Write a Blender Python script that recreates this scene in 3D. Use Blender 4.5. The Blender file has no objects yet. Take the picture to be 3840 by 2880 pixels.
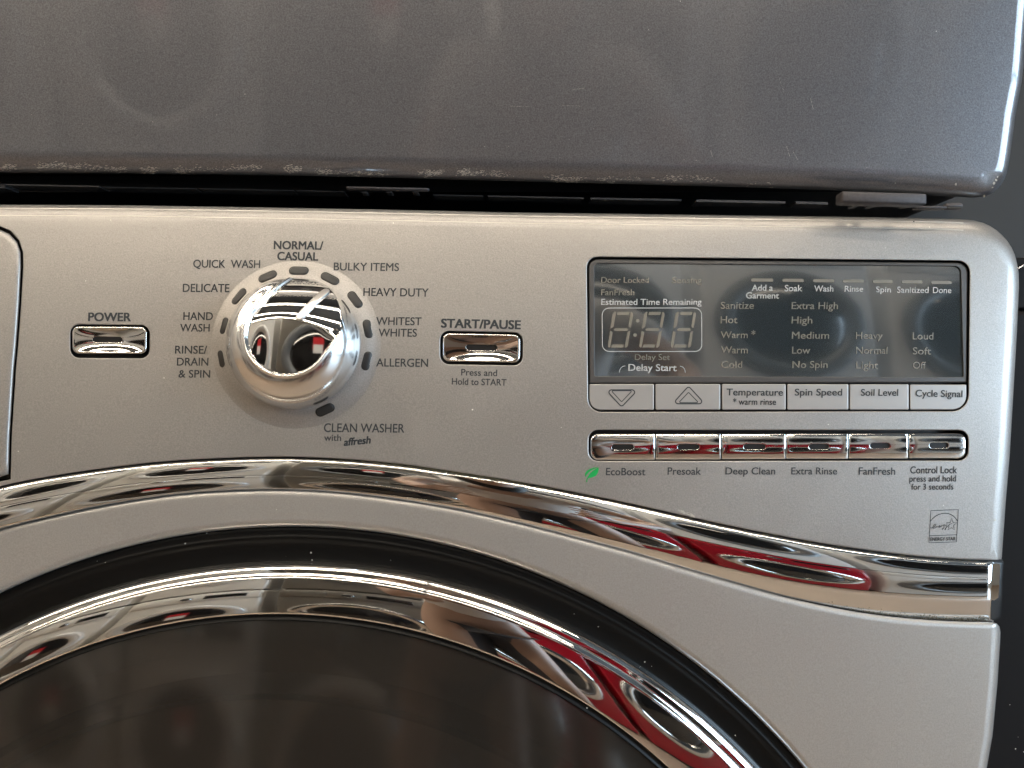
import bpy, bmesh, math, random
from mathutils import Vector, Matrix
from mathutils.geometry import delaunay_2d_cdt

R = math.radians
PI = math.pi
rnd = random.Random(7)
sc = bpy.context.scene
COL = sc.collection

# ------------------------------------------------------------------ camera
D = 0.35                    # camera to control panel, metres
PX = 0.000125               # one photo pixel on the panel plane, metres
ROLL = R(1.3)
CZ = 0.95                   # camera height
cR, sR = math.cos(ROLL), math.sin(ROLL)
cam = bpy.data.cameras.new('camera')
cam.sensor_width = 36
cam.lens = 36 * D / (3840 * PX)
cam.clip_start = 0.005
cam.clip_end = 60
camo = bpy.data.objects.new('camera', cam)
COL.objects.link(camo)
camo.matrix_world = Matrix(((cR, -sR, 0, 0), (0, 0, -1, -D), (sR, cR, 0, CZ), (0, 0, 0, 1)))
sc.camera = camo

# ------------------------------------------------------------------ world and exposure (an indoor place: lamps and a daylit shop window)
w = bpy.data.worlds.new('World')
sc.world = w
w.use_nodes = True
w.node_tree.nodes['Background'].inputs[0].default_value = (0.75, 0.82, 1.0, 1)
w.node_tree.nodes['Background'].inputs[1].default_value = 0.15
sc.view_settings.view_transform = 'Standard'
sc.view_settings.look = 'None'
sc.view_settings.exposure = 0.0
sc.view_settings.gamma = 1.0
LAMP = 40.0                  # ceiling tubes
SKY = 15.0                   # daylight outside the shop window

# ------------------------------------------------------------------ helpers
def W(px, py, y=0.0):
    s = (D + y) / D
    u = (px - 1920) * PX * s
    v = (py - 1440) * PX * s
    return Vector((u * cR + v * sR, y, CZ + u * sR - v * cR))

XC = -0.111
BOW, LEAN = 0.085, 0.48
def S(X, Z=0.0):
    """depth of the front: bowed sideways, the control panel leaning back towards its top"""
    z = Z - CZ
    return BOW * (X - XC) ** 2 + LEAN * min(max(z + 0.04, 0.0), 0.125) ** 2 - 0.125 * min(max(z - 0.092, 0.0), 0.30)

def F(px, py, off=0.0):
    """photo pixel -> point on the softly bowed front, off in photo pixels (8 = 1 mm), + is into the machine"""
    o = off * PX
    y = o
    for _ in range(4):
        p = W(px, py, y)
        y = o + S(p.x, p.z)
    return W(px, py, y)

def tag(o, label=None, cat=None, group=None, kind=None):
    if label: o['label'] = label
    if cat: o['category'] = cat
    if group: o['group'] = group
    if kind: o['kind'] = kind
    return o

def empty(name, loc, label=None, cat=None, group=None):
    o = bpy.data.objects.new(name, None)
    COL.objects.link(o)
    o.location = loc
    o.empty_display_size = 0.05
    return tag(o, label, cat, group)

def link(name, me, parent=None, mat=None):
    if mat is not None:
        me.materials.clear()
        me.materials.append(mat)
    o = bpy.data.objects.new(name, me)
    COL.objects.link(o)
    if parent is not None:
        o.parent = parent
        ploc = parent.location if parent.type == 'EMPTY' else Vector((0, 0, 0))
        o.matrix_parent_inverse = Matrix.Translation(-ploc)
    return o

def from_bm(name, bm, mat, parent=None, smooth=True, sharp=None):
    me = bpy.data.meshes.new(name)
    bm.to_mesh(me)
    bm.free()
    if smooth:
        me.polygons.foreach_set('use_smooth', [True] * len(me.polygons))
    if sharp:
        me.set_sharp_from_angle(angle=R(sharp))
    return link(name, me, parent, mat)

def from_py(name, vs, fs, mat, parent=None, smooth=True, sharp=None, face=None):
    me = bpy.data.meshes.new(name)
    me.from_pydata([tuple(v) for v in vs], [], fs)
    me.update()
    if face is not None:          # make the average normal look along `face`
        a = Vector((0, 0, 0))
        for p in me.polygons:
            a += p.normal * p.area
        if a.dot(Vector(face)) < 0:
            me.flip_normals()
    if smooth:
        me.polygons.foreach_set('use_smooth', [True] * len(me.polygons))
    if sharp:
        me.set_sharp_from_angle(angle=R(sharp))
    return link(name, me, parent, mat)

def box(name, a, b, mat, parent=None, bevel=0.0, seg=2):
    bm = bmesh.new()
    bmesh.ops.create_cube(bm, size=1.0)
    for v in bm.verts:
        v.co = Vector((a[i] + (b[i] - a[i]) * (v.co[i] + 0.5) for i in range(3)))
    if bevel:
        bmesh.ops.bevel(bm, geom=list(bm.edges), offset=bevel, segments=seg, profile=0.5, affect='EDGES')
    return from_bm(name, bm, mat, parent, smooth=bool(bevel), sharp=50 if bevel else None)

# ---- 2-D contours in photo pixels
def arcpts(c, r, a0, a1, n):
    return [(c[0] + r * math.cos(a0 + (a1 - a0) * i / n), c[1] + r * math.sin(a0 + (a1 - a0) * i / n)) for i in range(n + 1)]

def rquad(q, r, n=6, dens=None):
    """rounded quadrilateral; r is one radius or four"""
    if not isinstance(r, (list, tuple)): r = [r] * 4
    out = []
    for i in range(4):
        p = Vector(q[i]); a = Vector(q[i - 1]); b = Vector(q[(i + 1) % 4])
        da = (a - p).normalized(); db = (b - p).normalized()
        if r[i] < 0.5:
            out.append((p.x, p.y)); continue
        ang = da.angle(db)
        t = r[i] / math.tan(ang / 2)
        cen = p + (da + db).normalized() * (r[i] / math.sin(ang / 2))
        s = p + da * t - cen
        e = p + db * t - cen
        a0 = math.atan2(s.y, s.x); a1 = math.atan2(e.y, e.x)
        while a1 - a0 > PI: a1 -= 2 * PI
        while a1 - a0 < -PI: a1 += 2 * PI
        out += arcpts(cen, r[i], a0, a1, n)
    if dens: out = densify(out, dens)
    return out

def densify(pts, step, closed=True):
    out = []
    n = len(pts)
    for i in range(n if closed else n - 1):
        a = pts[i]; b = pts[(i + 1) % n]
        L = math.hypot(b[0] - a[0], b[1] - a[1])
        k = max(1, int(math.ceil(L / step)))
        for j in range(k):
            t = j / k
            out.append((a[0] + (b[0] - a[0]) * t, a[1] + (b[1] - a[1]) * t))
    if not closed: out.append(pts[-1])
    return out

def area(p):
    return 0.5 * sum(p[i - 1][0] * p[i][1] - p[i][0] * p[i - 1][1] for i in range(len(p)))

def normals_in(p):
    s = 1 if area(p) > 0 else -1
    out = []
    n = len(p)
    for i in range(n):
        a = p[i - 1]; b = p[(i + 1) % n]
        dx, dy = b[0] - a[0], b[1] - a[1]
        L = math.hypot(dx, dy) or 1
        out.append((-dy / L * s, dx / L * s))
    return out

def inside(pt, poly):
    x, y = pt
    c = False
    j = len(poly) - 1
    for i in range(len(poly)):
        xi, yi = poly[i]; xj, yj = poly[j]
        if (yi > y) != (yj > y) and x < (xj - xi) * (y - yi) / (yj - yi) + xi:
            c = not c
        j = i
    return c

def plate(name, outer, holes=(), ro=(8, 8), rh=(4, 4), off=0.0, wall=20, hwall=30, grid=70,
          mat=None, parent=None, surf=None, seg=6, mapf=None, fillet=None, even=True):
    """a sheet with rolled edges: outer contour, holes, ro/rh = (inset, depth) of the roll; fillet(x,y) may override ro"""
    mapf = mapf or F
    surf = surf or (lambda x, y: 0.0)
    V = []; Fc = []
    def addring(pts, dep):
        i0 = len(V)
        for p in pts:
            V.append(mapf(p[0], p[1], off + dep + surf(p[0], p[1])) if not isinstance(dep, list) else None)
        return i0
    loops = []
    for ci, c in enumerate([outer] + list(holes)):
        nn = normals_in(c)
        sg = 1 if ci == 0 else -1
        base = ro if ci == 0 else rh
        wl = wall if ci == 0 else hwall
        rr = [(fillet(p[0], p[1], k[0], k[1]) if (fillet and ci == 0) else base) for p, k in zip(c, nn)]
        rings = []
        # back wall ring
        idx = []
        for p, r_ in zip(c, rr):
            idx.append(len(V)); V.append(mapf(p[0], p[1], off + wl + r_[1] + surf(p[0], p[1])))
        rings.append(idx)
        last = None
        for k in range(seg + 1):
            t = k / seg * PI / 2
            idx = []; last = []
            for p, n_, r_ in zip(c, nn, rr):
                ins = r_[0] * (1 - math.cos(t)) * sg
                q = (p[0] + n_[0] * ins, p[1] + n_[1] * ins)
                last.append(q)
                idx.append(len(V)); V.append(mapf(q[0], q[1], off + r_[1] * (1 - math.sin(t)) + surf(q[0], q[1])))
            rings.append(idx)
        for a, b in zip(rings[:-1], rings[1:]):
            m = len(a)
            for i in range(m):
                j = (i + 1) % m
                Fc.append((a[i], a[j], b[j], b[i]) if sg > 0 else (a[j], a[i], b[i], b[j]))
        loops.append((last, rings[-1]))
    pts = []; edges = []; gid = []
    for lp, idx in loops:
        i0 = len(pts)
        pts += lp; gid += idx
        m = len(lp)
        edges += [(i0 + i, i0 + (i + 1) % m) for i in range(m)]
    ol = loops[0][0]
    xs = [p[0] for p in ol]; ys = [p[1] for p in ol]
    gx = min(xs) + grid * 0.5
    import bisect
    allp = list(pts)
    # interior points on a staggered grid, kept off the contours
    cell = {}
    for p in allp:
        cell.setdefault((int(p[0] // grid), int(p[1] // grid)), []).append(p)
    row = 0
    y = min(ys) + grid * 0.5
    while y < max(ys):
        x = min(xs) + grid * (0.5 + 0.5 * (row % 2))
        while x < max(xs):
            cx_, cy_ = int(x // grid), int(y // grid)
            near = False
            for ax in (-1, 0, 1):
                for ay in (-1, 0, 1):
                    for p in cell.get((cx_ + ax, cy_ + ay), ()):
                        if (p[0] - x) ** 2 + (p[1] - y) ** 2 < (grid * 0.35) ** 2:
                            near = True
            if not near and inside((x, y), ol) and not any(inside((x, y), h[0]) for h in loops[1:]):
                pts.append((x, y)); gid.append(-1)
            x += grid
        y += grid; row += 1
    res = delaunay_2d_cdt([Vector(p) for p in pts], edges, [], 0, 1e-4)
    rv, rf, ov = res[0], res[2], res[3]
    m2 = []
    for i, v in enumerate(rv):
        g = -1
        for o_ in ov[i]:
            if o_ < len(gid) and gid[o_] >= 0: g = gid[o_]; break
        if g < 0:
            g = len(V); V.append(mapf(v.x, v.y, off + surf(v.x, v.y)))
        m2.append(g)
    for f in rf:
        c = (sum(rv[i].x for i in f) / len(f), sum(rv[i].y for i in f) / len(f))
        if inside(c, ol) and not any(inside(c, h[0]) for h in loops[1:]):
            Fc.append(tuple(m2[i] for i in f))
    bm = bmesh.new()
    bv = [bm.verts.new(v) for v in V]
    for f in Fc:
        try: bm.faces.new([bv[i] for i in f])
        except ValueError: pass
    bmesh.ops.remove_doubles(bm, verts=bm.verts, dist=1e-7)
    loose = [v for v in bm.verts if not v.link_faces]
    bmesh.ops.holes_fill(bm, edges=[e for e in bm.edges if e.is_boundary], sides=5)
    bmesh.ops.delete(bm, geom=loose, context='VERTS')
    bmesh.ops.recalc_face_normals(bm, faces=bm.faces)
    a = sum(f.normal.y * f.calc_area() for f in bm.faces)
    if a > 0: bmesh.ops.reverse_faces(bm, faces=bm.faces)
    o = from_bm(name, bm, mat, parent, sharp=60)
    if even:
        wn = o.modifiers.new('even_shading', 'WEIGHTED_NORMAL'); wn.weight = 80; wn.keep_sharp = True
    return o

def interp(pts, x):
    """Catmull-Rom through (x, y) points"""
    n = len(pts)
    if x <= pts[0][0]:
        s = (pts[1][1] - pts[0][1]) / (pts[1][0] - pts[0][0]); return pts[0][1] + s * (x - pts[0][0])
    if x >= pts[-1][0]:
        s = (pts[-1][1] - pts[-2][1]) / (pts[-1][0] - pts[-2][0]); return pts[-1][1] + s * (x - pts[-1][0])
    for i in range(n - 1):
        if x <= pts[i + 1][0]: break
    x0, y0 = pts[i]; x1, y1 = pts[i + 1]
    m = lambda k: (pts[k + 1][1] - pts[k - 1][1]) / (pts[k + 1][0] - pts[k - 1][0]) if 0 < k < n - 1 else (y1 - y0) / (x1 - x0)
    h = x1 - x0; t = (x - x0) / h
    return ((2*t**3 - 3*t*t + 1) * y0 + (t**3 - 2*t*t + t) * h * m(i) + (-2*t**3 + 3*t*t) * y1 + (t**3 - t*t) * h * m(i + 1))

def smooth01(t):
    t = min(1, max(0, t)); return t * t * (3 - 2 * t)

# ------------------------------------------------------------------ materials
def mat(name, col, rough=0.5, metal=0.0, coat=0.0, coat_r=0.05, spec=0.5, emit=None, es=0.0):
    m = bpy.data.materials.new(name)
    m.use_nodes = True
    b = m.node_tree.nodes['Principled BSDF']
    b.inputs['Base Color'].default_value = (*col, 1)
    b.inputs['Roughness'].default_value = rough
    b.inputs['Metallic'].default_value = metal
    b.inputs['Coat Weight'].default_value = coat
    b.inputs['Coat Roughness'].default_value = coat_r
    b.inputs['Specular IOR Level'].default_value = spec
    if emit:
        b.inputs['Emission Color'].default_value = (*emit, 1)
        b.inputs['Emission Strength'].default_value = es
    return m

def nd(m, t, **kw):
    n = m.node_tree.nodes.new(t)
    for k, v in kw.items():
        if k in n.inputs: n.inputs[k].default_value = v
        else: setattr(n, k, v)
    return n

def lk(m, a, b): m.node_tree.links.new(a, b)

def texco(m, scale=(1, 1, 1)):
    g = nd(m, 'ShaderNodeNewGeometry')
    mp = nd(m, 'ShaderNodeMapping')
    mp.inputs['Scale'].default_value = scale
    lk(m, g.outputs['Position'], mp.inputs['Vector'])
    return mp.outputs[0]

def grain(m, scale, bump, colvar=0.0, dist=0.0001, smudge=0.0, specks=0.0, speckscale=180, speck_col=(0.7, 0.68, 0.62)):
    """orange peel bump, flake sparkle in the colour, greasy smudges in the roughness, dust specks"""
    b = m.node_tree.nodes['Principled BSDF']
    co = texco(m)
    n = nd(m, 'ShaderNodeTexNoise', Scale=scale, Detail=2.0)
    lk(m, co, n.inputs['Vector'])
    bp = nd(m, 'ShaderNodeBump', Strength=bump, Distance=dist)
    lk(m, n.outputs[0], bp.inputs['Height'])
    lk(m, bp.outputs[0], b.inputs['Normal'])
    base = tuple(b.inputs['Base Color'].default_value)
    last = None
    if colvar:
        n2 = nd(m, 'ShaderNodeTexNoise', Scale=scale * 1.7, Detail=1.0)
        lk(m, co, n2.inputs['Vector'])
        mr = nd(m, 'ShaderNodeMapRange'); mr.inputs[1].default_value = 0.3; mr.inputs[2].default_value = 0.7
        mr.inputs[3].default_value = 1 - colvar; mr.inputs[4].default_value = 1 + colvar
        lk(m, n2.outputs[0], mr.inputs[0])
        mx = nd(m, 'ShaderNodeVectorMath', operation='SCALE')
        mx.inputs[0].default_value = base[:3]
        lk(m, mr.outputs[0], mx.inputs['Scale'])
        last = mx.outputs[0]
        lk(m, last, b.inputs['Base Color'])
    if smudge:
        r0 = b.inputs['Roughness'].default_value
        n3 = nd(m, 'ShaderNodeTexNoise', Scale=14.0, Detail=3.0, Distortion=0.3)
        lk(m, co, n3.inputs['Vector'])
        mr = nd(m, 'ShaderNodeMapRange'); mr.inputs[1].default_value = 0.1; mr.inputs[2].default_value = 0.9
        mr.inputs[3].default_value = r0 - smudge; mr.inputs[4].default_value = r0 + smudge
        lk(m, n3.outputs[0], mr.inputs[0]); lk(m, mr.outputs[0], b.inputs['Roughness'])
    if specks:
        v = nd(m, 'ShaderNodeTexVoronoi', Scale=speckscale); v.inputs['Randomness'].default_value = 1
        lk(m, co, v.inputs['Vector'])
        sz = nd(m, 'ShaderNodeTexWhiteNoise')
        lk(m, v.outputs['Color'], sz.inputs['Vector'])
        pw = nd(m, 'ShaderNodeMath', operation='POWER'); pw.inputs[1].default_value = 9
        lk(m, sz.outputs[0], pw.inputs[0])
        ml = nd(m, 'ShaderNodeMath', operation='MULTIPLY'); ml.inputs[1].default_value = specks
        lk(m, pw.outputs[0], ml.inputs[0])
        lt = nd(m, 'ShaderNodeMath', operation='LESS_THAN')
        lk(m, v.outputs['Distance'], lt.inputs[0]); lk(m, ml.outputs[0], lt.inputs[1])
        mix = nd(m, 'ShaderNodeMix', data_type='RGBA')
        lk(m, lt.outputs[0], mix.inputs[0])
        if last is not None: lk(m, last, mix.inputs[6])
        else: mix.inputs[6].default_value = base
        mix.inputs[7].default_value = (*speck_col, 1)
        lk(m, mix.outputs[2], b.inputs['Base Color'])
        mm = nd(m, 'ShaderNodeMath', operation='SUBTRACT'); mm.inputs[0].default_value = 1.0
        lk(m, lt.outputs[0], mm.inputs[1])
        m2 = nd(m, 'ShaderNodeMath', operation='MULTIPLY'); m2.inputs[1].default_value = b.inputs['Metallic'].default_value
        lk(m, mm.outputs[0], m2.inputs[0]); lk(m, m2.outputs[0], b.inputs['Metallic'])
    return m

M = {}
M['silver'] = grain(mat('silver_paint', (0.315, 0.298, 0.28), 0.42, 0.6, coat=0.25, coat_r=0.22), 1100, 0.5, 0.12, smudge=0.10, specks=0.07)
M['silver_low'] = grain(mat('silver_paint_gloss', (0.34, 0.322, 0.302), 0.38, 0.5, coat=0.6, coat_r=0.08), 900, 0.3, 0.08, smudge=0.04, specks=0.07, speckscale=120)
M['char'] = grain(mat('charcoal_paint', (0.118, 0.116, 0.124), 0.32, 0.5, coat=1, coat_r=0.05), 1000, 0.5, 0.25, specks=0.05, speckscale=200)
M['chrome'] = grain(mat('chrome', (0.86, 0.86, 0.85), 0.03, 1.0), 18, 0.03, dist=0.002)
M['chrome_btn'] = grain(mat('button_chrome', (0.80, 0.79, 0.77), 0.06, 1.0), 60, 0.03, dist=0.0008)
M['satin'] = mat('satin_chrome', (0.80, 0.80, 0.80), 0.17, 1.0)
M['pointer'] = mat('brushed_pointer', (0.62, 0.61, 0.6), 0.33, 1.0)
M['slot_dial'] = grain(mat('dial_window', (0.022, 0.021, 0.02), 0.3, spec=.4), 500, 0.3)
M['slot_dark'] = mat('button_window', (0.012, 0.011, 0.011), 0.4, spec=.25)
M['highlight'] = mat('edge_highlight', (0.62, 0.59, 0.54), 0.3, 0.5, coat=.5)
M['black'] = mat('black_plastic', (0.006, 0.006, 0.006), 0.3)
M['gasket'] = grain(mat('glossy_black', (0.003, 0.003, 0.003), 0.4, spec=.14), 300, 0.05, specks=0.13, speckscale=260, speck_col=(0.35, 0.35, 0.33))
M['slot'] = grain(mat('smoked_window', (0.02, 0.018, 0.017), 0.18, coat=1), 500, 0.1)
M['ink'] = mat('grey_ink', (0.040, 0.045, 0.05), 0.6, spec=.25)
M['ink_bold'] = mat('dark_ink', (0.032, 0.037, 0.042), 0.6, spec=.25)
M['white_ink'] = mat('white_print', (0.36, 0.37, 0.37), 0.4, coat=1, coat_r=0.03)
M['dim_ink'] = mat('unlit_print', (0.15, 0.14, 0.115), 0.4, coat=1, coat_r=0.03)
M['lcd'] = mat('display_panel', (0.024, 0.032, 0.037), 0.08, coat=1, coat_r=0.04)
M['lcd'].node_tree.nodes['Principled BSDF'].inputs['IOR'].default_value = 2.4
M['lcd'].node_tree.nodes['Principled BSDF'].inputs['Coat IOR'].default_value = 2.0
M['bezel'] = grain(mat('bezel_plastic', (0.055, 0.052, 0.05), 0.35), 900, 0.3)
M['key'] = grain(mat('key_plastic', (0.33, 0.318, 0.305), 0.38, 0.35, coat=0.2, coat_r=0.2), 900, 0.15, smudge=0.05)
M['green'] = mat('leaf_print', (0.0, 0.30, 0.06), 0.5)
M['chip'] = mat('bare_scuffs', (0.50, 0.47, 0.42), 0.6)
M['dust'] = mat('grime', (0.10, 0.09, 0.055), 0.9)
M['dark_metal'] = grain(mat('dark_steel', (0.055, 0.055, 0.058), 0.5, 0.6), 400, 0.2)
M['bracket'] = grain(mat('galvanised_bracket', (0.058, 0.054, 0.058), 0.6, 0.3), 300, 0.3, 0.15)
M['neigh'] = grain(mat('neighbour_black', (0.006, 0.005, 0.005), 0.6, spec=.12), 500, 0.2, specks=0.1)

# ================================================================== the silver washing machine
washer = empty('washing_machine', W(1010, 1440, 0.3) - Vector((0, 0, 0.9)),
               'silver front-load washing machine with chrome band and knob, under the charcoal dryer', 'washing machine')

MIRX = 1050                                   # the front is symmetric about this column
T_PTS = [(145, 1799), (362, 1765), (578, 1739), (795, 1725), (1049, 1718), (1280, 1726), (1497, 1745), (1714, 1776),
         (1931, 1810), (2148, 1850), (2365, 1894), (2560, 1938), (2737, 1977), (2914, 2012), (3092, 2044), (3269, 2070),
         (3446, 2091), (3623, 2103), (3764, 2106)]
T_PTS = [(-380, 1920), (-150, 1870), (0, 1829)] + T_PTS
B_PTS = [(217, 1930), (434, 1886), (651, 1854), (868, 1838), (1085, 1835), (1280, 1846), (1497, 1872), (1714, 1908),
         (1931, 1956), (2148, 2012), (2365, 2070), (2560, 2129), (2737, 2181), (2914, 2231), (3092, 2272), (3269, 2303),
         (3446, 2322), (3623, 2331), (3764, 2332)]
B_PTS = [(-380, 2120), (-150, 2038), (0, 1984)] + B_PTS
def TT(x):
    if x < -380: return interp(T_PTS, 2 * 1047.5 - x)
    return interp(T_PTS, x)
def BB(x):
    if x < -380: return interp(B_PTS, 2 * 1077 - x)
    return interp(B_PTS, x)

# ---- control panel with real openings
KC = (1110, 1290)
disp_hole = rquad([(2200, 963), (3637, 978), (3631, 1542), (2206, 1545)], [40, 46, 62, 50], 7, 60)
row_hole = rquad([(2207, 1612), (3632, 1613), (3630, 1727), (2207, 1729)], 36, 6, 60)
pow_hole = rquad([(264, 1216), (562, 1219), (561, 1344), (264, 1342)], 34, 6, 40)
sta_hole = rquad([(1651, 1240), (1961, 1247), (1960, 1370.5), (1651, 1365.5)], 34, 6, 40)
drawer_hole = [(87, 1003), (86, 946), (72, 902), (40, 866), (0, 849), (-40, 842)]
drawer_hole = [(-1420, 842)] + list(reversed(drawer_hole)) + [(80, 1130), (68, 1300), (60, 1383), (44, 1636), (40, 1797)]
drawer_hole += [(x, TT(x) - 22) for x in range(0, -1421, -60)]
drawer_hole = densify(drawer_hole, 60)
pan = [(-150, 763), (0, 767.5), (480, 770), (955, 777), (1440, 786), (1920, 796.5), (2350, 802), (2788, 808), (3100, 812), (3396, 817), (3540, 820),
       (3613, 823), (3650, 826), (3685, 835), (3712, 847), (3737, 863), (3758, 882), (3777, 903), (3793, 927), (3806, 956), (3814, 988), (3820, 1024),
       (3821, 1080), (3819, 1130), (3812, 1275), (3795, 1560), (3786, 1712), (3771, 1889), (3757, 2087), (3755, 2098)]
pan = densify(pan, 50, closed=False)
pan += [(x, TT(x) - 6) for x in [3740, 3700] + list(range(3650, -1680, -50))]
pan += densify([(-1680, TT(-1680) - 6), (-1690, 1000), (-1660, 860), (-1560, 790), (-1400, 763)], 80, closed=False)
pan += [(x, 763) for x in range(-1320, -160, 80)]
def pan_fillet(x, y, nx, ny):
    if ny > 0.25 and y < 1000: return (60, 44)          # broad roll along the top
    if nx < -0.3 and x > 3700: return (46, 40)
    if ny < -0.5: return (5, 5)
    return (30, 30)
panel = plate('control_panel', pan, [disp_hole, row_hole, pow_hole, sta_hole, drawer_hole], rh=(4, 4), hwall=70,
              mat=M['silver'], parent=washer, fillet=pan_fillet, wall=60, grid=64, seg=7)

# backing behind the openings
plate('recess_backing', rquad([(2150, 920), (3690, 930), (3690, 1780), (2150, 1780)], 20, 3, 200), off=70, wall=8, mat=M['black'], parent=panel, grid=300)
plate('recess_backing', rquad([(230, 1180), (600, 1180), (600, 1380), (230, 1380)], 20, 3, 200), off=60, wall=8, mat=M['black'], parent=panel, grid=300)
plate('recess_backing', rquad([(1610, 1205), (2000, 1205), (2000, 1405), (1610, 1405)], 20, 3, 200), off=60, wall=8, mat=M['black'], parent=panel, grid=300)
# thin raised strips, their paler colour painting highlights along the rolled top edge
def strip(name, pts, wd, off, m, parent, mapf=F, closed=False):
    V = []; Q = []
    n = len(pts)
    for i, p in enumerate(pts):
        a = pts[i - 1] if (i > 0 or closed) else p
        b = pts[(i + 1) % n] if (i < n - 1 or closed) else p
        dx, dy = b[0] - a[0], b[1] - a[1]
        L = math.hypot(dx, dy) or 1
        nx, ny = -dy / L * wd / 2, dx / L * wd / 2
        of = off(i) if callable(off) else off
        V += [mapf(p[0] + nx, p[1] + ny, of), mapf(p[0] - nx, p[1] - ny, of)]
    for i in range(n if closed else n - 1):
        j = (i + 1) % n
        Q.append((2 * i, 2 * j, 2 * j + 1, 2 * i + 1))
    return from_py(name, V, Q, m, parent, smooth=False, face=(0, -1, 0))

topl = [p for p in pan if p[1] < 830 and p[0] > -140 and p[0] < 3640]
topl.sort()
for d_ in (13, 40):
    dep = 44 * (1 - math.sin(math.acos(1 - d_ / 60)))
    strip('edge_highlight', [(x, y + d_) for x, y in topl], 2.6, dep - .9, M['highlight'], panel)
r5 = random.Random(5)
def spot(x, y, s, m, n=8, e=1.0, a=0.0, off=-.8, name='paint_chip'):
    P = []
    for i in range(n):
        b = 2 * PI * i / n
        rr = s * r5.uniform(.6, 1.1)
        u, v = rr * e * math.cos(b), rr * math.sin(b)
        P.append((x + u * math.cos(a) - v * math.sin(a), y + u * math.sin(a) + v * math.cos(a)))
    return from_py(name, [F(p[0], p[1], off) for p in P], [tuple(range(n))], m, panel, smooth=False, face=(0, -1, 0))
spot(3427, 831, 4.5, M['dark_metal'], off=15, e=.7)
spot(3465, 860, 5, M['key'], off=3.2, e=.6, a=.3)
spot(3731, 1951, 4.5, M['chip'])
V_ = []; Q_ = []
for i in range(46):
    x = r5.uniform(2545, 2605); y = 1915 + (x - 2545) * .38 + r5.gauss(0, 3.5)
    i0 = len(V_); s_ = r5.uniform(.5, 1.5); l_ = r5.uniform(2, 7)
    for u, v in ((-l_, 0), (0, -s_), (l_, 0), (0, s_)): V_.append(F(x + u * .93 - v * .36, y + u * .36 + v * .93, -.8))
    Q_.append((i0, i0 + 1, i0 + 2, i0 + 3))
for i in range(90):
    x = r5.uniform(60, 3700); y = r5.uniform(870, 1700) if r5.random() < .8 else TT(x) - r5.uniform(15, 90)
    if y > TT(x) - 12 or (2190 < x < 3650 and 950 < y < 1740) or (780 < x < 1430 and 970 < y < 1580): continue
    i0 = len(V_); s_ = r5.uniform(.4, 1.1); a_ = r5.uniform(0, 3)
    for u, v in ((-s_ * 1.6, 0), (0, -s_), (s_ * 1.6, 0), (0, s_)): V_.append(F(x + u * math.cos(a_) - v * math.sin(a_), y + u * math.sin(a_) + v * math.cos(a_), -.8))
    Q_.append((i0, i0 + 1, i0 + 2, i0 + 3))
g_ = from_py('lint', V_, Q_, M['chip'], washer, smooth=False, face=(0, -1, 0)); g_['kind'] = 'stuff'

# ---- detergent drawer at the left edge
dr = [(-1400, 855), (-40, 853), (-3, 860), (35, 877), (65, 908), (78, 948), (79, 1003), (73, 1130), (61, 1300), (53, 1383), (37, 1636), (33, 1778)]
dr = densify(dr, 60, closed=False) + [(x, TT(x) - 40) for x in range(0, -1401, -60)]
plate('detergent_drawer', dr, ro=(26, 16), off=-6, wall=60, mat=M['silver'], parent=washer, grid=120, seg=7)
plate('recess_backing', rquad([(-1460, 800), (110, 800), (110, 1790), (-1460, 1990)], 20, 3, 200), off=64, wall=8, mat=M['black'], parent=panel, grid=400)

# ---- lettering and flat print
_dg = None
FONT_CACHE = {}
def glyphs(txt, bold, shear=0.0):
    key = (txt, bold, shear)
    if key in FONT_CACHE: return FONT_CACHE[key]
    c = bpy.data.curves.new('print', 'FONT')
    c.body = txt
    c.shear = shear
    c.resolution_u = 4
    o = bpy.data.objects.new('print', c)
    COL.objects.link(o)
    bpy.context.view_layer.update()
    me = o.evaluated_get(bpy.context.evaluated_depsgraph_get()).to_mesh()
    vs = [(v.co.x, v.co.y) for v in me.vertices]
    fs = [tuple(p.vertices) for p in me.polygons]
    o.evaluated_get(bpy.context.evaluated_depsgraph_get()).to_mesh_clear()
    bpy.data.objects.remove(o); bpy.data.curves.remove(c)
    FONT_CACHE[key] = (vs, fs)
    return vs, fs
def embolden(vs, fs, b):
    V = []; Fs = []; L = []
    for li, (dx, dy) in enumerate([(0, 0), (-1, -.6), (1, .6), (-1, .6), (1, -.6)]):
        i0 = len(V)
        V += [(x + dx * b, y + dy * b) for x, y in vs]
        L += [li] * len(vs)
        Fs += [tuple(i + i0 for i in f) for f in fs]
    return V, Fs, L
CAPH = None
def lettering(txt, x0, x1, ytop, ybase, m, parent, bold=0.012, slope=0.5, off=-1.0, name='lettering', ref='H', shear=0.0, lab=True):
    vs, fs = glyphs(txt, 0, shear)
    hv, _ = glyphs(ref, 0)
    cap = max(v[1] for v in hv)
    vs, fs, ly = embolden(vs, fs, bold)
    a = min(v[0] for v in vs); b = max(v[0] for v in vs)
    sx = (x1 - x0) / (b - a); sy = (ybase - ytop) / cap
    sl = math.tan(R(slope)); lean = -math.tan(R(2.0))
    xm = (x0 + x1) / 2
    V = []
    for (x, y), lv in zip(vs, ly):
        px = x0 + (x - a) * sx + 0
        py = ybase - y * sy + (px - xm) * sl
        px += (py - ybase) * lean
        V.append(F(px, py, off - 0.12 * lv))
    o = from_py(name, V, fs, m, parent, smooth=False, face=(0, -1, 0))
    return o

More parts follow.
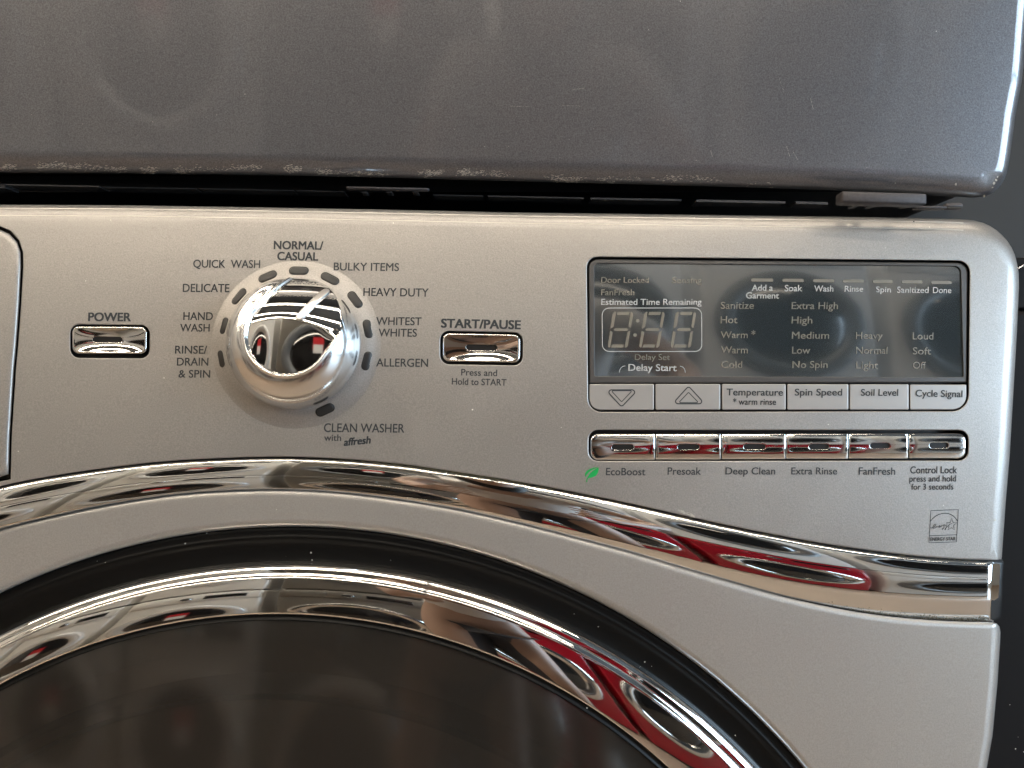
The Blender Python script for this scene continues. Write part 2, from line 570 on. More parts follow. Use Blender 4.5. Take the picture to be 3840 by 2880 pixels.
INK, BLD = M['ink'], M['ink_bold']
L1 = 1.0
for t in [
    ('POWER', 330, 491, 1173, 1204, .03, .3), ('START/PAUSE', 1653, 1953, 1199, 1231, .034, 1.25),
    ('NORMAL/', 1026, 1212, 905, 935, .028, .7), ('CASUAL', 1039, 1193, 946, 976, .028, .7)]:
    lettering(t[0], t[1], t[2], t[3], t[4], BLD, panel, bold=t[5], slope=t[6])
for t in [
    ('QUICK  WASH', 724, 975, 975, 1004, .4), ('DELICATE', 685, 860, 1065, 1095, .3), ('HAND', 687, 798, 1171, 1200, .3),
    ('WASH', 675, 786, 1215, 1243, .3), ('RINSE/', 656, 776, 1297, 1326, .3), ('DRAIN', 663, 781, 1342, 1371, .3),
    ('& SPIN', 669, 788, 1388, 1416, .3), ('BULKY ITEMS', 1251, 1496, 986, 1015, .6), ('HEAVY DUTY', 1362, 1607, 1081, 1111, .6),
    ('WHITEST', 1410, 1580, 1190, 1219, .4), ('WHITES', 1419, 1563, 1233, 1262, .4), ('ALLERGEN', 1410, 1605, 1345, 1375, .5),
    ('CLEAN WASHER', 1214, 1516, 1589, 1621, .5), ('with', 1215, 1279, 1629, 1653, .5),
    ('Press and', 1729, 1864, 1385, 1409, 1.2), ('Hold to START', 1694, 1899, 1420, 1444, 1.2),
    ('EcoBoost', 2272, 2420, 1755, 1782, .2), ('Presoak', 2503, 2628, 1753, 1780, 0), ('Deep Clean', 2720, 2907, 1753, 1779, 0),
    ('Extra Rinse', 2967, 3139, 1753, 1779, 0), ('FanFresh', 3220, 3357, 1753, 1780, .3), ('Control Lock', 3413, 3589, 1749, 1775, -.2),
    ('press and hold', 3410, 3585, 1783, 1806, -.3), ('for 3 seconds', 3417, 3575, 1814, 1836, -.3)]:
    lettering(t[0], t[1], t[2], t[3], t[4], INK, panel, bold=.012, slope=t[5])
lettering('affresh', 1289, 1390, 1640, 1667, BLD, panel, bold=.036, slope=-5.5, shear=0.1)
# leaf mark: two lobes round a pale midrib, with a stem
LZ = 0.11302
def polyprint(name, pts, m, parent, off=-1.0, base=(0, 0), k=1.0):
    P = [(base[0] + p[0] * k, base[1] + p[1] * k) for p in pts]
    n = len(P)
    res = delaunay_2d_cdt([Vector(p) for p in P], [(i, (i + 1) % n) for i in range(n)], [], 1, 1e-5)
    return from_py(name, [F(v.x, v.y, off) for v in res[0]], [tuple(f) for f in res[2]], m, parent, smooth=False, face=(0, -1, 0))
leaf_a = [(820, 458), (700, 472), (560, 515), (450, 580), (395, 655), (383, 725), (405, 790), (440, 715), (520, 620), (620, 548), (800, 470)]
leaf_b = [(838, 465), (838, 560), (812, 650), (745, 745), (620, 800), (490, 825), (462, 890), (458, 962), (426, 950), (437, 860), (478, 775), (548, 672), (652, 576), (795, 487)]
polyprint('leaf_emblem', leaf_a, M['green'], panel, base=(2150, 1700), k=LZ)
polyprint('leaf_emblem', leaf_b, M['green'], panel, base=(2150, 1700), k=LZ)
# energy rating mark
def ez(p): return (3440 + p[0] * 0.10852, 1880 + p[1] * 0.10852)
strip('emblem_frame', [ez(p) for p in densify([(467, 320), (1420, 285), (1350, 1400), (403, 1430)], 400)], 2.4, -1.0, INK, panel, closed=True)
strip('emblem_divider', [ez((425, 1190)), ez((1360, 1155))], 2.2, -1.1, INK, panel)
arc = [(450, 690), (530, 595), (630, 510), (740, 455), (850, 422), (960, 412), (1070, 422), (1170, 460), (1260, 520), (1330, 595), (1388, 680)]
strip('emblem_arc', [ez(p) for p in arc], 2.6, -1.2, INK, panel)
star = [(1000, 750), (1135, 735), (1190, 585), (1235, 730), (1362, 735), (1255, 835), (1280, 985), (1175, 908), (1060, 990), (1095, 850)]
strip('emblem_star', [ez(p) for p in star], 2.4, -1.3, INK, panel)
scr = [[(450, 915), (530, 920), (600, 870), (645, 800), (620, 778), (570, 830), (530, 900), (545, 935), (590, 930), (640, 880)],
       [(660, 850), (640, 920), (690, 860), (715, 865), (705, 905), (750, 880)],
       [(740, 885), (790, 850), (780, 825), (750, 850), (745, 895), (775, 900), (820, 860)],
       [(825, 840), (815, 885), (850, 830), (880, 830)],
       [(940, 800), (890, 830), (890, 870), (940, 820), (920, 900), (870, 980), (855, 960), (930, 900)],
       [(960, 810), (965, 860), (1030, 790), (1010, 880), (965, 1000), (945, 985), (975, 930), (1060, 850), (1130, 790), (1205, 765)]]
for s in scr:
    strip('emblem_script', [ez(p) for p in s], 1.9, -1.4, INK, panel)
lettering('ENERGY STAR', 3488.5, 3583, 2014.5, 2027.5, INK, panel, bold=.022, slope=-1.5)

# ---- display
display = plate('display_housing', rquad([(2208, 972), (3628, 986), (3624, 1434), (2211, 1437)], [34, 38, 4, 4], 7, 60),
                [rquad([(2228, 987), (3603, 998), (3613, 1414), (2230, 1411)], [16, 24, 4, 4], 6, 60)],
                ro=(5, 5), rh=(2, 2), off=8, wall=40, hwall=8, mat=M['bezel'], parent=washer, grid=80)
V = []; Q = []
for jj in range(25):
    for ii in range(71):
        u, v = ii / 70, jj / 24
        V.append(F((2220 + 1396 * u) * (1 - v) + (2222 + 1398 * u) * v, (979 + 11 * u) * (1 - v) + (1419 + 3 * u) * v, 14))
for jj in range(24):
    for ii in range(70):
        a_ = jj * 71 + ii
        Q.append((a_, a_ + 1, a_ + 72, a_ + 71))
from_py('display_window', V, Q, M['lcd'], display, face=(0, -1, 0))
DI = 12.6
Wm, Dm = M['white_ink'], M['dim_ink']
for t in [('Door Locked', 2254, 2433, 1039, 1061, 0, Dm), ('Sensing', 2520, 2631, 1040, 1062, .2, Dm), ('FanFresh', 2254, 2379, 1085, 1107, 0, Dm),
          ('Estimated Time Remaining', 2254, 2631, 1121, 1143, 0, Wm), ('Delay Set', 2380, 2512, 1328, 1350, .2, Dm), ('Delay Start', 2356, 2537, 1366, 1391, .3, Wm),
          ('Sanitize', 2702, 2827, 1132, 1158, 0, Dm), ('Hot', 2702, 2765, 1186, 1212, 0, Dm), ('Warm', 2702, 2804, 1243, 1268, 0, Dm), ('Warm', 2703, 2804, 1299, 1325, 0, Dm),
          ('Cold', 2704, 2783, 1354, 1380, 0, Dm), ('Add a', 2819, 2898, 1068, 1090, 0, Wm), ('Garment', 2797, 2921, 1097, 1119, .2, Wm),
          ('Soak', 2942, 3008, 1069, 1092, .3, Wm), ('Wash', 3053, 3125, 1071, 1093, .4, Wm), ('Rinse', 3167, 3237, 1072, 1094, .4, Wm),
          ('Spin', 3284, 3341, 1075, 1096, .5, Wm), ('Sanitized', 3363, 3482, 1076, 1098, .4, Wm), ('Done', 3498, 3567, 1077, 1099, .3, Wm),
          ('Extra High', 2968, 3142, 1133, 1159, 0, Dm), ('High', 2968, 3046, 1187, 1213, 0, Dm), ('Medium', 2969, 3109, 1244, 1270, 0, Dm), ('Low', 2970, 3038, 1300, 1326, 0, Dm),
          ('No Spin', 2971, 3103, 1354, 1380, 0, Dm), ('Heavy', 3209, 3309, 1245, 1271, .2, Dm), ('Normal', 3210, 3328, 1301, 1327, .2, Dm), ('Light', 3210, 3293, 1356, 1382, .2, Dm),
          ('Loud', 3422, 3500, 1247, 1273, .3, Dm), ('Soft', 3422, 3491, 1303, 1329, .3, Dm), ('Off', 3423, 3472, 1357, 1382, .3, Dm)]:
    lettering(t[0], t[1], t[2], t[3], t[4], t[6], display, bold=.014 if t[6] is Wm else .008, slope=t[5], off=DI)
lettering('*', 2817, 2832, 1240, 1266, Dm, display, bold=.01, off=DI)
strip('clock_outline', rquad([(2258, 1155), (2631, 1155), (2632, 1318), (2259, 1318)], 26, 6, 60), 3.0, DI, Wm, display, closed=True)
def digit(x):      # a seven-segment figure, unlit; x = left of its foot
    h = 134; top = 1169.5; sk = 20 / 134
    def q(u, v): return (x + u + (h - v) * sk, top + v)
    segs = [[(20, 0), (66, 0), (63, 12), (19, 12)], [(18, 122), (63, 122), (60, 134), (14, 134)], [(21, 61), (64, 61), (70, 66.5), (64, 72), (21, 72), (15, 66.5)],
            [(8, 0), (14, 0), (14, 56), (2, 64), (2, 8)], [(2, 70), (14, 77), (12, 134), (6, 134), (2, 128)],
            [(69, 0), (77, 3), (80, 10), (78, 62), (68, 56)], [(68, 77), (78, 70), (78, 128), (72, 134), (66, 134)]]
    for s in segs:
        P = [q(*p) for p in s]
        from_py('digit_segment', [F(p[0], p[1], DI) for p in P], [tuple(range(len(P)))], Dm, display, smooth=False, face=(0, -1, 0))
for x in (2276, 2394, 2512): digit(x)
for c in ((2391, 1202.5), (2381.5, 1256.5)):
    P = arcpts(c, 7, 0, 2 * PI, 16)[:-1]
    from_py('colon_dot', [F(p[0], p[1], DI) for p in P], [tuple(range(16))], Dm, display, smooth=False, face=(0, -1, 0))
for i, (a, b, y) in enumerate([(2817, 2900, 1050), (2934, 3015, 1051), (3048.5, 3129, 1052.5), (3160, 3240, 1053.7), (3273, 3349, 1055.7), (3381.5, 3460, 1057), (3492, 3569, 1059)]):
    P = rquad([(a, y - 6), (b, y - 5.4), (b, y + 6.6), (a, y + 6)], 5.5, 4)
    from_py('progress_bar', [F(p[0], p[1], DI) for p in P], [tuple(range(len(P)))], mat_bar if 'mat_bar' in globals() else Dm, display, smooth=False, face=(0, -1, 0))
strip('bracket_arc', [(2323, 1397), (2324, 1388), (2328, 1380), (2335, 1374), (2345, 1372)], 2.6, DI, Wm, display)
strip('bracket_arc', [(2550, 1373), (2560, 1376), (2566, 1382), (2569, 1390), (2570, 1397)], 2.6, DI, Wm, display)

# ---- satin keys below the display
keys = [(2210, 2452, 1440, 1537), (2458, 2701, 1440, 1536.5), (2707, 2946.5, 1440, 1536.5), (2952, 3181.5, 1440.5, 1536.5), (3186, 3407.5, 1441, 1536.5), (3412, 3624, 1442, 1536)]
kobj = []
for i, (a, b, t_, u) in enumerate(keys):
    r = [5, 5, 5, 5]
    if i == 0: r[3] = 40
    if i == 5: r[2] = 52
    kobj.append(plate('touch_key', rquad([(a, t_), (b, t_), (b, u), (a, u)], r, 6, 40), ro=(3.5, 3.5), off=4, wall=30, mat=M['key'], parent=washer, grid=50, seg=4))
lettering('Temperature', 2724, 2936, 1458, 1483, BLD, kobj[2], off=2.8, slope=.3)
lettering('* warm rinse', 2748, 2910, 1495, 1518, BLD, kobj[2], off=2.8, slope=.3)
lettering('Spin Speed', 2980, 3158, 1458, 1483, BLD, kobj[3], off=2.8, slope=0)
lettering('Soil Level', 3228, 3368, 1459, 1484, BLD, kobj[4], off=2.8, slope=0)
lettering('Cycle Signal', 3433, 3609, 1463, 1488, BLD, kobj[5], off=2.8, slope=.9)
def tri(q, r, wd, par, name='arrow_mark'):
    P = []
    for i in range(3):
        p = Vector(q[i]); a = Vector(q[i - 1]); b = Vector(q[(i + 1) % 3])
        da = (a - p).normalized(); db = (b - p).normalized(); ang = da.angle(db)
        cen = p + (da + db).normalized() * (r / math.sin(ang / 2)); t = r / math.tan(ang / 2)
        s = p + da * t - cen; e = p + db * t - cen
        a0 = math.atan2(s.y, s.x); a1 = math.atan2(e.y, e.x)
        while a1 - a0 > PI: a1 -= 2 * PI
        while a1 - a0 < -PI: a1 += 2 * PI
        P += arcpts(cen, r, a0, a1, 5)
    strip(name, P, wd, 2.8, BLD, par, closed=True)
tri([(2272, 1462), (2392, 1462), (2331, 1526)], 9, 4, kobj[0])
tri([(2292, 1465), (2371, 1465), (2331, 1507)], 3, 3, kobj[0])
tri([(2522, 1514), (2643, 1514), (2582, 1448)], 9, 4, kobj[1])
tri([(2545, 1510), (2620, 1510), (2582, 1471)], 3, 3, kobj[1])

# ---- chrome push buttons with a smoked slot in each
def capsule(p0, p1, r, n=6):
    a = math.atan2(p1[1] - p0[1], p1[0] - p0[0])
    return arcpts(p0, r, a + PI / 2, a + 3 * PI / 2, n) + arcpts(p1, r, a - PI / 2, a + PI / 2, n)
def button(q, r, slot, curv, off, hw, edge=5):
    cx_ = sum(p[0] for p in q) / 4; cy_ = sum(p[1] for p in q) / 4
    hx = (q[1][0] - q[0][0]) / 2; hy = (q[3][1] - q[0][1]) / 2
    def surf(x, y):
        u = (x - cx_) / hx; v = (y - cy_) / hy
        return curv(min(1, abs(u)) * (1 if u > 0 else -1), max(-1, min(1, v)))
    b = plate('push_button', rquad(q, r, 6, 12), [slot], ro=(edge, edge), rh=(1.2, 1.2), off=off, wall=30, hwall=7, mat=M['chrome_btn'], parent=washer, surf=surf, grid=6, seg=5, even=False)
    sx0 = min(p[0] for p in slot) - 3; sx1 = max(p[0] for p in slot) + 3; sy0 = min(p[1] for p in slot) - 3; sy1 = max(p[1] for p in slot) + 3
    plate('indicator_slot', rquad([(sx0, sy0), (sx1, sy0), (sx1, sy1), (sx0, sy1)], 4, 3), ro=(1, 1), off=off + surf((sx0 + sx1) / 2, (sy0 + sy1) / 2) + 6, wall=2, mat=M['slot_dark'], parent=b, grid=30)
    return b
scoop = lambda u, v: 9 * (1 - u * u) * (1 - v * v) + 3 * (1 - v * v)
button([(271, 1224), (551, 1226), (550, 1327), (272, 1325)], 24, capsule((358, 1273.5), (449, 1274), 10.5), scoop, -6, 0, 6)
button([(1661, 1249), (1951, 1255), (1950, 1359.5), (1661, 1355)], 24, capsule((1758, 1303), (1854, 1304.5), 11), scoop, -6, 0, 6)
rb = [(2215, 2456), (2458.5, 2703), (2706, 2946), (2948.5, 3181), (3183.5, 3406), (3409, 3622)]
sl = [(2294, 2377, 1677), (2540, 2623, 1676), (2788, 2870, 1675.5), (3033, 3109, 1675), (3262, 3337, 1671.5), (3485, 3557, 1670)]
for i, ((a, b), (s0, s1, sy)) in enumerate(zip(rb, sl)):
    t0 = 1626 - i * 0.2; t1 = 1724.5 - i * 1.1
    r = [3.5] * 4
    if i == 0: r[0] = r[3] = 27
    if i == 5: r[1] = r[2] = 27
    button([(a, t0), (b, t0), (b, t1), (a, t1)], r, capsule((s0 + 10.5, sy), (s1 - 10.5, sy), 10.5),
           lambda u, v: 7.5 * v * v + 1.4 * abs(u) ** 6, 4, 0, 4)

# ================================================================== knob and its indicator ring (true millimetres from its centre)
kc = F(KC[0], KC[1], 0)
KTILT = math.atan(2 * LEAN * (kc.z - CZ + 0.04))
KYAW = math.atan(2 * BOW * (kc.x - XC))
def K(x, z, h):     # x right, z up, h towards the viewer, millimetres; the frame leans with the panel
    return kc + Vector((x * .001, z * .001 * math.sin(KTILT) - h * .001 * math.cos(KTILT), z * .001 * math.cos(KTILT) + h * .001 * math.sin(KTILT)))
# raised collar in the panel
V = []; Q = []
prof = [(40.5, -0.10), (39, 0.12), (37.5, 0.5), (36, 1.0), (34.5, 1.55), (33, 2.0), (31.5, 2.35), (30.3, 2.5), (29.5, 2.2), (29.3, -1)]
NS = 128
for i, (r, h) in enumerate(prof):
    for j in range(NS):
        a = 2 * PI * j / NS
        x, z = r * math.cos(a), r * math.sin(a)
        sag = (S(kc.x + x * .001, kc.z + z * .001) - S(kc.x, kc.z)) * 1000 - z * math.sin(KTILT)
        V.append(K(x, z, h - sag))
for i in range(len(prof) - 1):
    for j in range(NS):
        k = (j + 1) % NS
        Q.append((i * NS + j, i * NS + k, (i + 1) * NS + k, (i + 1) * NS + j))
from_py('dial_collar', V, Q, M['silver'], panel, face=(0, -1, 0))
# ten indicator windows round the dial
ind = [(1121, 1015, 2), (1238, 1045, 24), (1332, 1124, 59), (1380, 1234, 82), (1376, 1354, 101), (1220, 1538, 154),
       (829, 1346, 258), (840, 1222, 280), (896, 1112, 304), (1004, 1037, 334)]
for (px, py, cwdeg) in ind:
    p = F(px, py, -10)
    x, z = (p.x - kc.x) * 1000, (p.z - kc.z) * 1000
    rr = math.hypot(x, z)
    hh = 2.5 if rr < 31 else max(0.1, 2.5 - (rr - 31) * 0.36)
    a = math.atan2(z, x) - PI / 2
    tx, tz = math.cos(a), math.sin(a)
    for nm, hl, hw, h0, hd, mt in (('indicator_rim', 4.7, 2.1, hh + 0.10, 3, M['black']), ('indicator_window', 4.1, 1.55, hh + 0.32, 3, M['slot_dial'])):
        out = []
        for s, c0 in ((1, hl - hw), (-1, -(hl - hw))):
            for k in range(9):
                b = (-PI / 2 + PI * k / 8) if s > 0 else (PI / 2 + PI * k / 8)
                out.append((c0 + hw * math.cos(b), hw * math.sin(b)))
        V = []; Q = []
        lay = [(1.0, -hd), (1.0, h0 - 0.25), (0.92, h0 - 0.07), (0.8, h0)]
        slope = -0.36
        for f, h in lay:
            for (u, v) in out:
                uu, vv = u - (1 - f) * hw * (1 if u > 0 else -1), v * f
                X = x + tx * uu - tz * vv; Z = z + tz * uu + tx * vv
                V.append(K(X, Z, h + (slope * vv if h > -1 else 0)))
        n = len(out)
        for i in range(len(lay) - 1):
            for j in range(n):
                k = (j + 1) % n
                Q.append((i * n + j, i * n + k, (i + 1) * n + k, (i + 1) * n + j))
        Q.append(tuple((len(lay) - 1) * n + j for j in range(n)))
        if nm == 'indicator_rim': last = from_py(nm, V, Q, mt, panel, sharp=50, face=(0, -1, 0))
        else: from_py(nm, V, Q, mt, panel, sharp=50, face=(0, -1, 0))

KA = R(33)
H0 = 21.0
def kloc(x, z): return (x * math.cos(KA) - z * math.sin(KA), x * math.sin(KA) + z * math.cos(KA))
def kworld(xl, yl): return (xl * math.cos(KA) + yl * math.sin(KA), -xl * math.sin(KA) + yl * math.cos(KA))
def Tshoulder(r):
    if r < 14: return H0
    t = min(1.0, (r - 14) / 17.0)
    return 1.0 + (H0 - 1.0) * max(0.0, 1 - t ** 2.3) ** (1 / 2.0)
def Ucap(xl, yl):
    """signed distance to the edge of the cap, positive inside"""
    if yl > 3.2: return 18.6 - abs(xl)
    return 18.6 - math.hypot(xl, yl - 3.2)
def Ccap(xl, yl):
    h = H0 - 1.9 - 0.52 * (xl * xl + (yl - 3.2) ** 2) / 350.0
    r = math.hypot(xl, yl)
    up_ = (-xl * math.sin(KA) + yl * math.cos(KA)) * 1.0
    sd_ = xl * math.cos(KA) + yl * math.sin(KA) + 1.5
    d_ = math.hypot(up_, 0.5 * sd_) - 9.0
    if d_ > 0 and up_ > 0: h -= 0.028 * d_ * d_ * smooth01(up_ / 5)
    xw_ = xl * math.cos(KA) + yl * math.sin(KA) + 0.0
    h -= 0.022 * xw_ + 0.0035 * max(0.0, -4.0 - xw_) ** 2
    h -= 0.078 * (-xl * math.sin(KA) + yl * math.cos(KA))
    return h
def kheight(x, z):
    xl, yl = kloc(x, z)
    r = math.hypot(x, z)
    T = Tshoulder(r)
    U = Ucap(xl, yl)
    Craw = Ccap(xl, yl)
    C = min(Craw, T)
    k_ = smooth01((-U - 0.3) / 6.0)
    T = min(T, Craw + 1.7) * (1 - k_) + T * k_
    f = smooth01((U + 0.5) / 1.0)
    # crisp raised lip at the edge of the cap
    lip = 0.5 * math.exp(-((U + 0.55) / 0.55) ** 2) if T - Ccap(xl, yl) > 0.2 else 0
    return (T + lip) * (1 - f) + C * f, f
rs = [0.3 * i for i in range(0, 90)] + [27 + 0.16 * i for i in range(0, 24)] + [30.8, 30.92, 31.0]
NT = 360
V = []; wgt = []
for r in rs:
    for j in range(NT):
        a = 2 * PI * j / NT
        x, z = r * math.cos(a), r * math.sin(a)
        h, f = kheight(x, z)
        V.append(K(x, z, h)); wgt.append(f)
for j in range(NT):
    a = 2 * PI * j / NT
    V.append(K(31 * math.cos(a), 31 * math.sin(a), -1)); wgt.append(0)
body_f = []; cap_f = []
for i in range(len(rs)):
    for j in range(NT):
        k = (j + 1) % NT
        f = (i * NT + j, i * NT + k, (i + 1) * NT + k, (i + 1) * NT + j)
        (cap_f if sum(wgt[q] for q in f) / 4 > 0.97 else body_f).append(f)
def submesh(name, V, Fs, m, par):
    used = {}; nv = []; nf = []
    for f in Fs:
        g = []
        for q in f:
            if q not in used: used[q] = len(nv); nv.append(V[q])
            g.append(used[q])
        nf.append(g)
    o = from_py(name, nv, nf, m, par, face=(0, -1, 0))
    return o
knob = submesh('cycle_knob', V, body_f, M['satin'], washer)
submesh('knob_cap', V, cap_f, M['chrome'], knob)
# pointer bar
V = []; Q = []
lay = [(1.0, -0.6), (1.0, 0.8), (0.84, 1.2), (0.55, 1.3)]
y0, y1, pw = 12.0, 28.2, 1.7
out = []
for k in range(7): out.append((pw * math.cos(PI + PI * k / 6), y0 + pw * math.sin(PI + PI * k / 6), 0))
for t in range(1, 12): out.append((pw, y0 + (y1 - y0) * t / 12, 1))
for k in range(7): out.append((pw * math.cos(PI * k / 6), y1 + pw * math.sin(PI * k / 6), 0))
for t in range(11, 0, -1): out.append((-pw, y0 + (y1 - y0) * t / 12, 1))
for f, h in lay:
    for (u, v, _) in out:
        vc = min(max(v, y0), y1)
        xl, yl = u * f, vc + (v - vc) * f
        x, z = kworld(xl, yl)
        hh = Ccap(xl, yl)
        V.append(K(x, z, min(hh, Tshoulder(math.hypot(x, z)) - 0.3) + h))
n = len(out)
for i in range(3):
    for j in range(n):
        k = (j + 1) % n
        Q.append((i * n + j, i * n + k, (i + 1) * n + k, (i + 1) * n + j))
# top: join the two long sides with quads
top = 3 * n
L_ = [top + 3] + [top + 7 + i for i in range(11)]
for i in range(11):
    pass
ids = list(range(top, top + n))
m_ = n // 2
a_, b_ = 3, 3 + m_            # lowest point and highest point of the outline
l1 = [ids[(a_ + i) % n] for i in range(m_ + 1)]
l2 = [ids[(a_ - i) % n] for i in range(m_ + 1)]
for i in range(m_):
    f = []
    for q in (l1[i], l1[i + 1], l2[i + 1], l2[i]):
        if q not in f: f.append(q)
    if len(f) > 2: Q.append(tuple(f))
from_py('pointer', V, Q, M['pointer'], knob, sharp=60, face=(0, -1, 0))

# ================================================================== chrome band across the front
QC = [(-400, .93), (0, .95), (600, .97), (1280, .96), (1931, .90), (2560, .82), (2914, .755), (3269, .69), (3446, .66), (3720, .64)]
def trim_profile(x, n_main=22):
    """list of (q, off in px)"""
    h = BB(x) - TT(x); qc = interp(QC, x)
    qs = [0, .012, .028, .045, .06] + [0.06 + (qc - .02 - .06) * i / n_main for i in range(1, n_main + 1)] + [qc - .008, qc + .004, qc + .016]
    qs += [qc + .016 + (0.97 - qc - .016) * i / 6 for i in range(1, 7)] if qc < .93 else [min(.985, qc + .03)]
    qs += [.99, 1.0]
    out = [(0, 14.0)]
    d = 14.0
    for a, b in zip(qs[:-1], qs[1:]):
        m = (a + b) / 2
        if m < .06: p = 68 - (68 - 20) * (m / .06)
        elif m < qc - .01:
            t = (m - .06) / (qc - .07); p = 17 - 22 * t
        elif m < .97:
            p = -10 - 22 * smooth01((m - qc + .01) / .03)
        else: p = -66
        d -= (b - a) * h * math.tan(R(p))
        out.append((b, d))
    return out
V = []; Q = []
cols = list(range(-1630, 3700, 30)) + [3700, 3708, 3715, 3720, 3724, 3728, 3734, 3742, 3750, 3757, 3761, 3764]
dx = {3700: 0, 3708: 0, 3715: .2, 3720: 1.5, 3724: 5, 3728: 10, 3734: 16, 3742: 24, 3750: 32, 3757: 41, 3761: 50, 3764: 64}
np_ = None
for x in cols:
    pr = trim_profile(x)
    xx = x
    T_, B_ = TT(x), BB(x)
    if x > 3735: B_ -= (x - 3735) * 0.55
    if np_ is None: np_ = len(pr)
    # resample so that every column has the same rows
    for i in range(64):
        q = i / 63.0
        q = q * 0.5 if False else q
        q = [0, .008, .016, .024, .032, .04, .05, .06][i] if i < 8 else .06 + .94 * (i - 7) / 56.0
        for a, b in zip(pr[:-1], pr[1:]):
            if q <= b[0] + 1e-9: break
        d = a[1] + (b[1] - a[1]) * ((q - a[0]) / max(1e-9, b[0] - a[0]))
        lean = (3722 < x) * 0
        yy = T_ + (B_ - T_) * q
        px = xx - q * 10 * smooth01((x - 3500) / 190)
        V.append(F(px, yy, d + dx.get(x, 0)))
nc = len(cols)
for i in range(nc - 1):
    for j in range(63):
        Q.append((i * 64 + j, (i + 1) * 64 + j, (i + 1) * 64 + j + 1, i * 64 + j + 1))
# close the right end with a wall that runs back into the machine
i0 = len(V)
for j in range(64):
    v = V[(nc - 1) * 64 + j]
    V.append(v + Vector((0.0, 0.02, 0)))
for j in range(63):
    Q.append(((nc - 1) * 64 + j, i0 + j, i0 + j + 1, (nc - 1) * 64 + j + 1))
trim = from_py('chrome_trim', V, Q, M['chrome'], washer, face=(0, -1, 0), sharp=24)
# dark seams above and below the band, with grime in the upper one
strip('trim_seam', [(x, TT(x) - 3) for x in range(-1600, 3760, 40)] + [(3760, TT(3760) - 3)], 11, 17, M['black'], trim)
strip('trim_seam', [(x, BB(x) + 1) for x in range(-1600, 3730, 40)], 9, 26, M['black'], trim)
V = []; Q = []
r2 = random.Random(3)
for i in range(900):
    if r2.random() < .6: x = r2.gauss(1720, 190)
    else: x = r2.uniform(1300, 3740)
    if not 1200 < x < 3755: continue
    y = TT(x) - 2 + r2.gauss(0, 2.2)
    s = r2.uniform(.8, 2.6); e = r2.uniform(1, 2.6)
    a = r2.uniform(-.5, .8)
    P = [(-s * e, 0), (0, -s * .6), (s * e, 0), (0, s * .6)]
    i0 = len(V)
    for u, v in P: V.append(F(x + u * math.cos(a) - v * math.sin(a), y + u * math.sin(a) + v * math.cos(a), r2.uniform(3, 7)))
    Q.append((i0, i0 + 1, i0 + 2, i0 + 3))
for i in range(420):
    x = r2.choice([r2.gauss(3500, 60), r2.gauss(3650, 45), r2.gauss(3300, 90)])
    if x > 3715: continue
    y = BB(x) - 3 - abs(r2.gauss(0, 7))
    s = r2.uniform(.7, 2.2)
    pr = trim_profile(x); h = BB(x) - TT(x); q = (y - TT(x)) / h
    for a_, b_ in zip(pr[:-1], pr[1:]):
        if q <= b_[0]: break
    d = a_[1] + (b_[1] - a_[1]) * ((q - a_[0]) / max(1e-9, b_[0] - a_[0]))
    i0 = len(V)
    for u, v in ((-s, 0), (0, -s), (s, 0), (0, s)): V.append(F(x + u, y + v, d - 1.5))
    Q.append((i0, i0 + 1, i0 + 2, i0 + 3))
g = from_py('grime', V, Q, M['dust'], washer, smooth=False, face=(0, -1, 0)); g['kind'] = 'stuff'

# ================================================================== lower front with the round opening
def circ(cx, cy, r, n): return [(cx + r * math.cos(2 * PI * i / n), cy + r * math.sin(2 * PI * i / n)) for i in range(n)]
low = [(x, BB(x) + 0) for x in range(-1600, 3690, 45)]
low += [(3700, 2333), (3722, 2333), (3738, 2338), (3748, 2350), (3752, 2370)]
low += densify([(3751, 2400), (3741, 2560), (3722, 2760), (3697, 2900), (3640, 4200), (3560, 7600), (-1500, 7600), (-1640, 4200), (-1630, BB(-1600) + 60)], 140, closed=False)
def low_fillet(x, y, nx, ny):
    if ny > 0.5: return (28, 16)
    return (36, 34)
lower = plate('lower_front', low, [circ(1090, 4475, 2500, 300)], rh=(30, 40), off=4, hwall=40, wall=60, mat=M['silver_low'], parent=washer, fillet=low_fillet, grid=130, seg=8)

# ---- gasket, door ring, glass
def rings(name, spec, m, parent, n=360, sharp=None):
    """spec: (cx, cy, R, off) circles in photo pixels"""
    V = []; Q = []
    for (cx, cy, r, o) in spec:
        for i in range(n):
            a = 2 * PI * i / n
            V.append(F(cx + r * math.cos(a), cy + r * math.sin(a), o))
    for k in range(len(spec) - 1):
        for i in range(n):
            j = (i + 1) % n
            Q.append((k * n + i, k * n + j, (k + 1) * n + j, (k + 1) * n + i))
    return from_py(name, V, Q, m, parent, face=(0, -1, 0), sharp=sharp)
gas = [(1090, 4475, 2506, 60), (1090, 4475, 2497, 46), (1090, 4475, 2485, 44), (1090, 4476, 2474, 46), (1090, 4477, 2468, 43), (1090, 4477, 2462, 41), (1090, 4478, 2456, 43), (1090, 4479, 2450, 50),
       (1090, 4481, 2440, 55), (1090, 4484, 2420, 58), (1090, 4487, 2400, 60), (1090, 4489, 2375, 64)]
rings('door_gasket', gas, M['gasket'], washer)
N0, N1 = (1090, 4490, 2392), (1030, 4465, 2138)
prof = []
d = 66.0
keyp = [(0, 82), (.02, 78), (.06, 62), (.09, 50), (.15, 32), (.165, 9), (.18, 10), (.212, 13), (.222, 17), (.262, 43), (.285, 44), (.30, 12), (.315, 5), (.33, 12), (.5, 9.5), (.7, 6.5), (.87, 2.5), (.885, -40), (.91, -62), (.925, -10), (.95, 22), (.97, 44), (.985, 20), (1.0, -30)]
N = 120
q0 = 0
prof.append((0, d))
